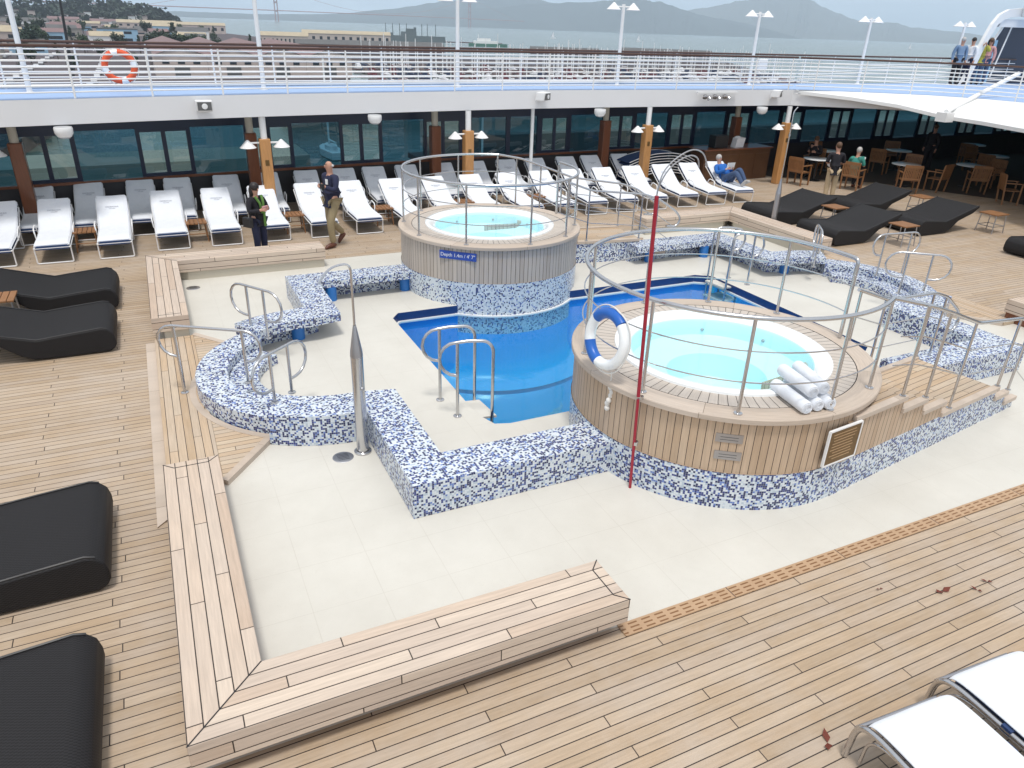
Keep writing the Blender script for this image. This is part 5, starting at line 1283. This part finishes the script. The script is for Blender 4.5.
m = bandY([(31.9, 5.36), (38, 5.49)], [(31.75, 5.08), (38, 5.13)], 21.25, 21.33); m.build('upper_band', mt['fascia'], rt, True)
m = MB(); m.quad([(31.9, 21.6, 2.94), (40, 21.6, 2.94), (40, 21.6, 5.12), (32.5, 21.6, 5.12)]); m.build('tinted_screen', mt['frame'], rt, True)
m = MB(); m.tube([(31.75, 21.4, 4.3), (32.3, 21.4, 5.15)], .05, 6); m.tube([(32.35, 21.4, 3.2), (32.85, 21.4, 5.15)], .03, 6); m.build('strut', mt['white'], rt, True)
m = MB(); m.prism([(32.5, 20.6), (38, 20.6), (38, 21.2), (32.9, 21.2)], 5.48, 6.6); m.build('funnel_fin', mt['white'], rt, True)

# ------------------------------------------------------------------ beyond the ship
ZW = -18.0
m = MB()
m.quad([(-9000, 26, ZW), (30000, 26, ZW), (60000, 60000, ZW), (-20000, 60000, ZW)]); m.quad([(-9000, -400, ZW), (30000, -400, ZW), (30000, 26, ZW), (-9000, 26, ZW)])
tag(m.build('sea', mt['sea']), kind='structure')
# the ship's own side below the promenade
m = MB(); m.prism([(-60, 20.6), (48, 22.0), (48, 21.95), (-60, 20.55)], ZW-1, -.05); tag(m.build('hull_side', mt['white']), 'white side of the cruise ship below the windows', 'hull')

def ridge(name, pts, depth, m_, seed, rough=.12, rows=7, base=ZW-5, back=600):
    rnd = random.Random(seed); P = []
    for a, b in zip(pts, pts[1:]):
        n = 10
        for k in range(n): P.append([a[i]+(b[i]-a[i])*k/n for i in range(3)])
    P.append(list(pts[-1])); mb = MB(); cols = []
    for i, (x, y, z) in enumerate(P):
        d = math.hypot(x, y); ux, uy = x/d, y/d; z = z+(sin(i*.9)+sin(i*.37+1)+rnd.uniform(-1, 1))*.012*max(0, z+30)
        col = []
        spur = .5+.5*sin(i*.31+seed)*sin(i*.13)
        for k in range(rows+1):
            t = k/rows; h = (z-base)*(t**(1.2+.6*spur))+base; off = -(1-t)*depth*(1+.25*spur)
            if 0 < k < rows: h += (z-base)*rough*(rnd.random()-.5)*.6
            col.append((x+ux*off, y+uy*off, h))
        col.append((x+ux*back, y+uy*back, base)); cols.append(mb.add(col))
    for A, B in zip(cols, cols[1:]):
        for k in range(rows+1): mb.face([A[k], B[k], B[k+1], A[k+1]], [(0, 0)]*4, True)
    return tag(mb.build(name, m_), kind='structure')
H1 = [(-1200, 8900, 10), (-46, 8999, -8), (462, 8988, 31), (697, 8972, 31), (1240, 8914, 31), (1987, 8777, 56), (2141, 8741, 71), (2708, 8582, 139), (3016, 8479, 199), (3270, 8384, 237), (3721, 8194, 282), (4017, 8053, 282), (4309, 7901, 234), (4692, 7679, 150), (5064, 7439, 66)]
H2 = [(2700, 7561, 100), (3131, 7361, 150), (3830, 7023, 217), (4163, 6831, 246), (4482, 6625, 273), (4640, 6516, 253), (4797, 6402, 207), (4951, 6283, 153), (5170, 6104, 119), (5382, 5918, 68), (5651, 5662, -12)]
H3 = [(5800, 9292, 40), (6191, 9092, 98), (6700, 8723, 264), (6992, 8491, 331), (7223, 8296, 396), (7445, 8097, 448), (7708, 7847, 444), (7796, 7759, 413), (7976, 7574, 307), (8146, 7391, 224), (8291, 7228, 174), (8414, 7085, 190), (8501, 6980, 183), (8597, 6861, 144), (8734, 6686, 128), (8927, 6426, 106), (9081, 6206, 72), (9337, 5814, 40), (10500, 4800, 30)]
ridge('far_hills', H1, 1300, mt['hill'], 3); ridge('headland_hills', H2, 900, mt['hill'], 5); ridge('mountain', H3, 1800, mt['hillb'], 9)
ridge('wooded_hill', [(-420, 1560, 8), (-238, 1582, 8), (-183, 1589, 9), (-140, 1593, 10), (-96, 1597, 14), (-35, 1599, 16), (11, 1599, 16), (42, 1599, 12), (65, 1598, 4), (85, 1597, -14)], 420, mt['leafd'], 4, back=200)
# town ground
m = MB(); m.prism([(-900, 60), (-30, 60), (-10, 240), (74, 300), (80, 620), (150, 760), (110, 1100), (100, 1600), (-900, 1600)], ZW-2, ZW+2.5); tag(m.build('quay_ground', mt['asphalt']), kind='structure')
ZG = ZW+2.5

# small tree meshes: trunk and leaf clumps
def tree_meshes(seed, h, rad, mleaf, leafn=500, conic=False):
    rnd = random.Random(seed); rt = empty('tree', (0, 0, 0))
    m = MB(); m.tube([(0, 0, 0), (.1, 0, h*.35), (0, .1, h*.7)], [h*.03, h*.022, h*.01], 6)
    for k in range(5):
        a = rnd.random()*6.3; m.tube([(0, 0, h*(.3+.08*k)), (cos(a)*rad*.6, sin(a)*rad*.6, h*(.5+.08*k))], [h*.012, h*.005], 5)
    m.build('trunk', mt['bark'], rt)
    m = MB(); cl = []
    for k in range(16):
        a = rnd.random()*6.28; t = rnd.random(); rr = rad*(.75*(1-t) if conic else .65)*sqrt(rnd.random()); cl.append((cos(a)*rr, sin(a)*rr, h*(.35+.55*t), rad*rnd.uniform(.25, .45)*(1-.5*t if conic else 1)))
    for k in range(leafn):
        c = rnd.choice(cl); d = Vector((rnd.gauss(0, 1), rnd.gauss(0, 1), rnd.gauss(0, 1))).normalized()*c[3]*rnd.uniform(.6, 1.1); p = Vector(c[:3])+d
        s = rad*.11; a = Vector((rnd.gauss(0, 1), rnd.gauss(0, 1), rnd.gauss(0, 1))).normalized()*s; b = a.cross(d.normalized()+Vector((.1, 0, 0))).normalized()*s
        m.quad([p-a, p-b, p+a, p+b])
    m.build('crown', mleaf, rt, recalc=False)
    return rt
t1 = tree_meshes(1, 9, 4.2, mt['leaf']); t2 = tree_meshes(2, 11, 5, mt['leafd'], 650); t3 = tree_meshes(3, 13, 3.2, mt['leafd'], 450, True)
trees = [(11, 470, 1, 2), (16, 480, 1.1, 2), (21, 470, 1, 2), (25, 500, 1.1, 1), (4, 455, .8, 3), (31, 520, 1, 1), (-6, 490, .9, 2), (-14, 430, .9, 1), (-22, 470, 1, 1), (-30, 520, 1, 3), (38, 560, 1, 1), (46, 600, .8, 1), (-38, 380, .8, 1), (-44, 460, 1.1, 2),
         (-20, 330, .7, 1), (0, 360, .6, 1), (-33, 300, .7, 3), (30, 640, 1.2, 3), (-60, 700, 1.3, 2), (-85, 800, 1.4, 2), (-10, 760, 1.2, 1), (15, 820, 1.2, 2), (40, 900, 1.3, 1), (-40, 900, 1.3, 1), (62, 700, .8, 1), (-70, 560, 1.2, 1), (-100, 640, 1.3, 3), (-55, 620, 1.1, 1)]
used = set()
for i, (x, y, s, k) in enumerate(trees):
    src = {1: t1, 2: t2, 3: t3}[k]; o = src if k not in used else copy_tree(src); used.add(k)
    o.location = (x, y, ZG); o.scale = (s, s, s); o.rotation_euler = (0, 0, i*1.3)
    tag(o, {1: 'mid green bushy street tree in the waterfront town', 2: 'dense dark tree in the waterfront town', 3: 'tall narrow dark tree in the waterfront town'}[k], 'tree', 'trees of the waterfront town')
# distant wood on the hill: one mass
m = MB(); rnd = random.Random(11)
for k in range(900):
    x = rnd.uniform(-420, 75); y = rnd.uniform(1250, 1610); zb = interp(x, [-420, -96, 11, 42, 65, 85], [8, 14, 16, 12, 4, -14])
    t = max(0, min(1, (y-1180)/420)); z = ZW+(zb-ZW)*t**1.4; R = rnd.uniform(5, 10)
    for q in range(7):
        p = Vector((x+rnd.gauss(0, R*.4), y+rnd.gauss(0, R*.4), z+rnd.uniform(0, R))); a = Vector((rnd.gauss(0, 1), rnd.gauss(0, 1), rnd.gauss(0, 1))).normalized()*R*.45; b = a.cross(Vector((rnd.random(), rnd.random(), 1))).normalized()*R*.45
        m.quad([p-a, p-b, p+a, p+b])
tag(m.build('woodland', mt['leafd'], recalc=False), 'dark wood covering the hill above the town', 'woodland', kind='stuff')

# buildings
def house(x, y, w, d, h, rz, wall, roof, lab, grp=None, gable=True, rh=2.5, nw=4, nf=1, zg=None, name='building'):
    zg = ZG if zg is None else zg
    rt = empty(name, (x, y, zg), rz, lab, 'building', grp)
    m = MB(); m.box(0, 0, 0, w, d, h); m.build('wall', wall, rt)
    m = MB(); ov = .4
    if gable:
        P = [(-w/2-ov, -d/2-ov, h), (w/2+ov, -d/2-ov, h), (w/2+ov, 0, h+rh), (-w/2-ov, 0, h+rh), (w/2+ov, d/2+ov, h), (-w/2-ov, d/2+ov, h)]
        m.quad([P[0], P[1], P[2], P[3]]); m.quad([P[3], P[2], P[4], P[5]]); i = m.add([P[0], P[3], P[5]]); m.face(i, [(0, 0)]*3); i = m.add([P[1], P[4], P[2]]); m.face(i, [(0, 0)]*3); m.quad([P[0], P[5], P[4], P[1]])
    else: m.box(0, 0, h+.01, w+.5, d+.5, .6)
    m.build('roof', roof, rt)
    for fl in range(nf):
        for k in range(nw):
            xx = -w/2+w*(k+.5)/nw; hh = h/nf
            m = MB(); m.box(xx, -d/2-.03, hh*fl+hh*.35, w/nw*.38, .06, hh*.38); m.build('window', mt['windark'], rt)
    return rt
# cream waterfront shed with gables facing the ship
for i in range(4):
    x = 15+i*17.2
    rt = empty('waterfront_shed', (x, 314, ZG), 0, 'cream gabled bay of the waterfront shed, %s from the left' % ORD[i], 'building', 'cream gabled waterfront sheds')
    w = 17.1; m = MB(); m.box(0, 0, 0, w, 26, 7.2); m.build('wall', mt['cream'], rt)
    m = MB(); i0 = m.add([(-w/2, -13.2, 7.21), (w/2, -13.2, 7.21), (0, -13.2, 9.8)]); m.face(i0, [(0, 0)]*3); m.build('gable', mt['cream'], rt)
    m = MB()
    for s in (-1, 1): m.quad([(s*w/2, -13.6, 7.3), (0, -13.6, 10.0), (0, 130, 10.0), (s*w/2, 130, 7.3)])
    m.build('roof', mt['roofred'], rt, recalc=False)
    for k in range(3):
        m = MB(); m.box(-5+5*k, -13.05, 4.4, 2.3, .08, 1.3); m.build('window', mt['windark'], rt)
    m = MB(); m.box(0, -13.06, 0, 5, .09, 3.6); m.build('door', mt['roofgrey'], rt)
blds = [(-7, 645, 26, 14, 9, 'lightblue', 'roofgrey', 'flat pale blue building behind the dark trees', False, 2, 2), (-45, 720, 22, 12, 8, 'cream', 'roofred', 'cream house with red roof at the far left', True, 4, 2), (-80, 860, 30, 14, 10, 'white', 'roofgrey', 'long white building below the wooded hill', True, 6, 2),
        (20, 1000, 60, 16, 10, 'cream', 'rooftan', 'long cream block with tan roof below the hill', True, 8, 2), (80, 1050, 55, 18, 9, 'cream', 'rooftan', 'tan-roofed long pier building with green gables', True, 7, 1), (-120, 980, 40, 16, 12, 'concrete', 'roofgrey', 'grey concrete block far left below the wood', False, 6, 3),
        (-20, 1120, 40, 16, 9, 'white', 'roofred', 'white low block with red roof under the hill', True, 6, 1), (-70, 1150, 34, 15, 10, 'cream', 'roofred', 'cream block with red roof at the foot of the wood', True, 5, 2), (50, 780, 30, 14, 7, 'white', 'roofgrey', 'small white shed near the left quay', True, 4, 1),
        (-60, 420, 16, 12, 7, 'concrete', 'roofgrey', 'grey flat building beside the left street', False, 3, 2), (-62, 500, 18, 12, 9, 'cream', 'rooftan', 'cream two-storey house beside the left street', True, 3, 2), (-58, 340, 14, 12, 6, 'white', 'roofred', 'small white house with red roof by the left street', True, 3, 1)]
for (x, y, w, d, h, wl, rf, lab, gb, nw, nf) in blds: house(x, y, w, d, h, 0, mt[wl], mt[rf], lab, 'buildings of the waterfront town', gb, 3, nw, nf)
rnd = random.Random(5)
for k in range(18):
    x = rnd.uniform(-220, 40); y = rnd.uniform(1230, 1400); t = (y-1180)/420; zb = interp(x, [-420, -96, 11, 42], [8, 14, 16, 12])
    o = MB(); o.box(0, 0, 0, 9, 8, 6); ob = o.build('hill_house', mt[rnd.choice(['white', 'cream', 'concrete'])]); ob.location = (x, y, ZW+(zb-ZW)*max(0, t)**1.4+3)
    r_ = MB(); r_.prism([(-5, -4.5), (5, -4.5), (5, 4.5), (-5, 4.5)], 6.01, 6.6); r_.build('roof', mt['roofred'], ob); tag(ob, 'small pale house among the trees on the hill', 'house', 'small houses on the wooded hill')
# long piers
for (x, y, w, d, h, rz, rf, lab) in ((195, 795, 85, 16, 9, -12, 'rooftan', 'long grey-tan pier shed left of the grey warship'), (118, 700, 40, 18, 8, -12, 'rooftan', 'gabled pier shed behind the cream sheds'), (165, 600, 110, 22, 5, -8, 'roofgrey', 'low dark-roofed pier building behind the marina at left'),
                             (345, 620, 60, 20, 3, -25, 'roofgrey', 'low dark-roofed pier building in the middle of the marina'), (440, 600, 80, 20, 4, -33, 'roofgrey', 'low dark-roofed pier building at the right of the marina')):
    house(x, y, w, d, h, radians(rz), mt['cream'] if rf == 'rooftan' else mt['pile'], mt[rf], lab, 'pier buildings', True, 3, 12, 1, zg=ZW+1, name='pier_shed')
# docks
def to(x, y, a, d): return (x+cos(a)*d, y+sin(a)*d)
dk = []
for i in range(12):
    y = 296+i*24; x0_ = 84+i*3; x1_ = 150+y*.62-30
    m = MB(); m.prism([(x0_, y), (x1_, y-8), (x1_, y-5.5), (x0_, y+2.5)], ZW+.2, ZW+.9); o = m.build('floating_dock', mt['pile']); tag(o, 'long timber marina dock, %s row from the ship' % ORD[i], 'dock', 'marina docks'); dk.append((x0_, x1_, y))
# boats and piles
def motorboat():
    m = MB(); Lh, Wd = 9, 3
    prof = [(-Lh/2, Wd*.42), (0, Wd*.5), (Lh*.3, Wd*.36), (Lh/2, .05)]
    top_ = [(x, y) for x, y in prof]+[(x, -y) for x, y in prof[::-1]]
    m.prism(top_, 0, 1.1); m.prism([(x*.62-.4, y*.75) for x, y in top_], 1.1, 2.1); m.prism([(x*.3-.6, y*.6) for x, y in top_], 2.1, 2.9)
    o = m.build('moored_boat', mt['boatwhite']); return o
def sailboat():
    m = MB(); Lh, Wd = 10, 3
    prof = [(-Lh/2, Wd*.3), (0, Wd*.5), (Lh*.3, Wd*.34), (Lh/2, .05)]
    top_ = [(x, y) for x, y in prof]+[(x, -y) for x, y in prof[::-1]]
    m.prism(top_, 0, 1.0); m.prism([(x*.45-.4, y*.6) for x, y in top_], 1.0, 1.6); k0 = len(m.f); m.tube([(.5, 0, 1), (.5, 0, 13.5)], .15, 6); m.tube([(.5, 0, 2.2), (-4, 0, 2.3)], .16, 6)
    o = m.build('moored_sailboat', [mt['boatwhite'], mt['whitem']])
    for p in o.data.polygons[k0:]: p.material_index = 1
    return o
def boatkinds(fn, extra):
    a = fn(); L_ = [('white', a)]
    for nm, mat in extra:
        o = fn(); o.data.materials[0] = mat; L_.append((nm, o))
    return L_
mt['maroon'] = simple('maroon_canvas', (0.16, 0.04, 0.05), .8); mt['boatnavy'] = simple('navy_hull', (0.03, 0.045, 0.10), .5); mt['tanhull'] = simple('weathered_hull', (0.22, 0.17, 0.16), .7)
kmb = boatkinds(motorboat, [('dark blue', mt['boatnavy']), ('maroon', mt['maroon']), ('weathered tan', mt['tanhull'])]); ksb = boatkinds(sailboat, [('dark blue', mt['boatnavy']), ('maroon', mt['maroon'])]); usedb = set()
rnd = random.Random(21)
cnt = 0
for (xa, xb, y) in dk:
    x = xa+6
    while x < xb-5 and cnt < 290:
        if rnd.random() < .12: x += 6; continue
        for sgn in (-1, 1):
            sail = rnd.random() < .68
            nm, src = rnd.choice(ksb+ksb[1:] if sail else kmb+kmb[1:])
            if src.name in usedb: o = src.copy(); C.objects.link(o)
            else: o = src; usedb.add(src.name)
            s = rnd.uniform(.75, 1.15); o.location = (x, y-3+7.5*sgn*s, ZW+.1); o.rotation_euler = (0, 0, pi/2*sgn+rnd.uniform(-.03, .03)); o.scale = (s, s, s*rnd.uniform(.9, 1.2))
            tag(o, nm+(' sailboat with bare mast moored in the marina' if sail else ' motorboat moored in the marina'), 'sailboat' if sail else 'motorboat', 'boats moored in the marina'); cnt += 1
        x += rnd.uniform(6, 8.5)
for i, (x0_, x1_, y, w) in enumerate(((-40, 22, 95, 26), (40, 330, 118, 7), (30, 300, 190, 9))):
    rt = empty('timber_wharf', (x0_, y, ZW), 0, ['broad wharf below the left windows', 'long timber wharf nearest the ship', 'long timber wharf behind the nearest one'][i], 'wharf', 'timber wharves')
    m = MB(); m.prism([(x0_, y), (x1_, y+4), (x1_, y+4+w), (x0_, y+w)], ZW+1.6, ZW+2.4); m.build('planking', mt['pile'] if i else mt['concrete'], rt, True)
    m = MB(); m.prism([(x0_+2, y+w*.3), (x1_-2, y+4+w*.3), (x1_-2, y+4+w*.7), (x0_+2, y+w*.7)], ZW+2.41, ZW+5.5); m.build('shed', mt['roofgrey'] if i else mt['concrete'], rt, True)
for i, (x, y, a) in enumerate(((-12, 84, 10), (3, 86, -5), (16, 80, 8), (46, 108, 4), (62, 110, 0), (85, 108, 3), (30, 140, 90), (110, 111, 2), (140, 112, 0), (180, 112, 2), (-25, 78, 30))):
    nm, src = kmb[0] if i % 3 else ksb[0]; o = src.copy(); C.objects.link(o); o.location = (x, y, ZW+.1); o.scale = (1.2, 1.2, 1.2); o.rotation_euler = (0, 0, radians(a)); tag(o, 'large white boat tied up at the wharf below the windows', 'boat', 'boats at the wharf')
rnd = random.Random(77)
for k in range(46):
    x = rnd.uniform(-150, 60); y = rnd.uniform(430, 1150)
    if -30 < x and y < 640: x -= 60
    w, d, h = rnd.uniform(10, 24), rnd.uniform(8, 14), rnd.uniform(4, 9); hb = empty('town_house', (x, y, ZG), rnd.uniform(-.2, .2), None, None)
    wl = rnd.choice(['white', 'cream', 'concrete', 'cream', 'lightblue']); rf = rnd.choice(['roofred', 'roofgrey', 'rooftan', 'roofgrey'])
    m = MB(); m.box(0, 0, 0, w, d, h); m.build('wall', mt[wl], hb)
    m = MB(); P = [(-w/2-.4, -d/2-.4, h), (w/2+.4, -d/2-.4, h), (w/2+.4, 0, h+2.4), (-w/2-.4, 0, h+2.4), (w/2+.4, d/2+.4, h), (-w/2-.4, d/2+.4, h)]
    m.quad(P[:4]); m.quad([P[3], P[2], P[4], P[5]]); i0 = m.add([P[0], P[3], P[5]]); m.face(i0, [(0, 0)]*3); i0 = m.add([P[1], P[4], P[2]]); m.face(i0, [(0, 0)]*3); m.build('roof', mt[rf], hb)
    m = MB(); m.box(0, -d/2-.04, h*.35, w*.8, .08, h*.3); m.build('window_band', mt['windark'], hb)
    tag(hb, 'small %s house with %s roof in the hazy town' % ({'white': 'white', 'cream': 'cream', 'concrete': 'grey', 'lightblue': 'pale blue'}[wl], {'roofred': 'red', 'roofgrey': 'dark', 'rooftan': 'tan'}[rf]), 'house', 'houses of the hazy town')
for k in range(34):
    o = copy_tree(rnd.choice([t1, t2, t3])); s_ = rnd.uniform(.5, 1.2); x = rnd.uniform(-150, 70); y = rnd.uniform(380, 1150)
    if x > -28 and y < 420: x = -30
    o.location = (x, y, ZG); o.scale = (s_, s_, s_); tag(o, o['label'], 'tree', 'trees of the waterfront town')
# grey warship at the pier
rt = empty('grey_warship', (306, 925, ZW+1), radians(-22), 'grey old warship moored at the end of the long pier', 'ship')
m = MB(); m.prism([(-48, -6), (30, -7), (48, 0), (30, 7), (-48, 6)], 0, 7.5); m.build('hull', mt['shipgrey'], rt)
m = MB(); m.box(-5, 0, 7.5, 22, 9, 4.5); m.box(-3, 0, 12, 12, 7, 3.5); m.box(-34, 0, 7.5, 10, 8, 3); m.build('deckhouse', mt['shipgrey'], rt)
m = MB(); m.lathe([(1.8, 0), (1.8, 5)], 4, 0, 12, 12); m.build('funnel', mt['shipgrey'], rt)
rt.scale = (.82, .82, .95)
for x in (-38, -28, -18, 22, 14, -8, 34): m = MB(); m.tube([(x, 0, 7), (x, 0, 21)], .5, 6); m.tube([(x, -3, 15), (x, 3, 15)], .25, 5); m.build('mast', mt['shipgrey'], rt)
m = MB(); m.box(85, 5, 2, 74, 3, 1.2); o = m.build('breakwater', mt['pile']); o.location = (300, 945, ZW-.5); o.rotation_euler = (0, 0, radians(-22)); tag(o, 'thin dark breakwater beyond the grey warship bow', 'breakwater')
# tug with a white deckhouse
rt = empty('ferry', (342, 782, ZW+1.5), radians(-25), 'small white and green ferry in front of the far shore', 'ferry')
m = MB(); m.prism([(-20, -4), (14, -4.4), (21, 0), (14, 4.4), (-20, 4)], 0, 3.2); m.build('hull', mt['roofgreen'], rt)
m = MB(); m.box(-2, 0, 3.2, 26, 7, 2.6); m.build('cabin', mt['white'], rt); m = MB(); m.box(-4, 0, 5.8, 14, 5, 2.4); m.build('bridge_deck', mt['white'], rt)
m = MB(); m.tube([(-10, 0, 6), (-10, 0, 12)], .25, 6); m.build('mast', mt['whitem'], rt)
for i, (x, y) in enumerate(((860, 1600), (1015, 1490), (1900, 1500))):
    rt = empty('yacht', (x, y, ZW), 0, ['tiny white yacht on the bay left of the upper middle lamp pole', 'tiny white yacht on the bay right of the upper middle lamp pole', 'tiny white yacht on the bay at the right'][i], 'yacht', 'yachts on the bay')
    m = MB(); m.prism([(-6, -1.6), (4, -1.8), (7, 0), (4, 1.8), (-6, 1.6)], 0, 1.6); m.build('hull', mt['boatwhite'], rt)
    m = MB(); i0 = m.add([(-5, 0, 2.5), (3, .05, 2.5), (0, 0, 14)]); m.face(i0, [(0, 0)]*3); i0 = m.add([(-5, .2, 2.5), (3, .25, 2.5), (0, .2, 14)]); m.face(i0, [(0, 0)]*3); m.build('sail', mt['boatwhite'], rt, recalc=False)
# suspension bridge in the haze
rt = empty('suspension_bridge', (803, 4934, ZW), 0, 'hazy red suspension bridge tower and deck across the strait', 'bridge')
for (x, y) in ((803, 4934), (2300, 5600)):
    m = MB()
    for s in (-1, 1): m.box(x+s*8, y, ZW, 5, 6, 200)
    for z in (35, 80, 120, 155): m.box(x, y, z, 20, 6, 9)
    m.build('tower', mt['bridge'], rt, True)
m = MB(); m.tube([(-400, 4460, 38), (229, 4680, 40), (803, 4934, 42), (2300, 5600, 42), (2900, 5900, 40)], 2.4, 4); m.build('deck', mt['bridge'], rt, True)
m = MB()
P = [(803+(2300-803)*k/20, 4934+(5600-4934)*k/20, 50+128*(2*k/20-1)**2) for k in range(21)]
m.tube([(100, 4620, 42)]+P+[(2800, 5850, 42)], .8, 4); m.build('cable', mt['bridge'], rt, True)
# street: cars, dark pole
def car():
    rt = empty('parked_car', (0, 0, 0))
    m = MB()
    side = [(-2.2, .35), (-2.25, .8), (-1.9, .95), (-1.2, 1.42), (.4, 1.45), (1.1, .98), (2.1, .85), (2.25, .5), (2.2, .35)]
    a = m.add([(x, -.85, z) for x, z in side]); b = m.add([(x, .85, z) for x, z in side]); n = len(side)
    for k in range(n): q = (k+1) % n; m.face([a[k], a[q], b[q], b[k]], [(0, 0)]*4)
    m.face(a[::-1], [(0, 0)]*n); m.face(b, [(0, 0)]*n); m.build('body', mt['carsilver'], rt)
    for x in (-1.4, 1.4):
        for y in (-.8, .8):
            m = MB(); m.lathe([(.0001, -.1), (.33, -.1), (.33, .1), (.0001, .1)], 0, 0, 0, 14); o = m.build('wheel', mt['black'], rt); o.rotation_euler = (pi/2, 0, 0); o.location = (x, y, .33)
    m = MB(); m.obox((-.4, 0, 1.2), (.75, 0, 0), (0, .87, 0), (0, 0, .16)); m.build('side_window', mt['windark'], rt)
    return rt
cr_ = car(); rnd = random.Random(4); fcar = True
for k in range(34):
    o = cr_ if fcar else copy_tree(cr_); fcar = False
    row = k % 3; x = (-52, -34, -12)[row]+rnd.uniform(-.4, .4); y = 255+(k//3)*(18+row)
    o.location = (x, y, ZG); o.rotation_euler = (0, 0, pi/2+rnd.uniform(-.05, .05)); 
    tag(o, 'small car parked on the quay street at left', 'car', 'cars parked along the quay street')
rt = empty('dark_mast', (-.55, 31, ZG), 0, 'tall dark slanting pole beyond the promenade at the left', 'pole')
rt.location = (-19, 300, ZG)
m = MB(); m.tube([(0, 0, 0), (1.2, 0, 32)], [.55, .3], 8); m.build('pole', mt['black'], rt); m = MB(); m.tube([(-1, 0, 28), (3.2, 0, 28.2)], .18, 6); m.build('crossarm', mt['black'], rt)

# ------------------------------------------------------------------ haze
m = MB(); m.prism([(-2500, -300), (13500, -300), (13500, 11500), (-2500, 11500)], ZW-25, 560)
hz = m.build('haze', None); hz['kind'] = 'stuff'
hm = bpy.data.materials.new('haze_air'); hm.use_nodes = True; t = hm.node_tree; t.nodes.clear()
out = t.nodes.new('ShaderNodeOutputMaterial'); pv = t.nodes.new('ShaderNodeVolumePrincipled'); pv.inputs['Color'].default_value = (.73, .86, 1.0, 1); pv.inputs['Density'].default_value = 1.15e-4; pv.inputs['Anisotropy'].default_value = 0
t.links.new(pv.outputs[0], out.inputs['Volume']); hz.data.materials.append(hm)
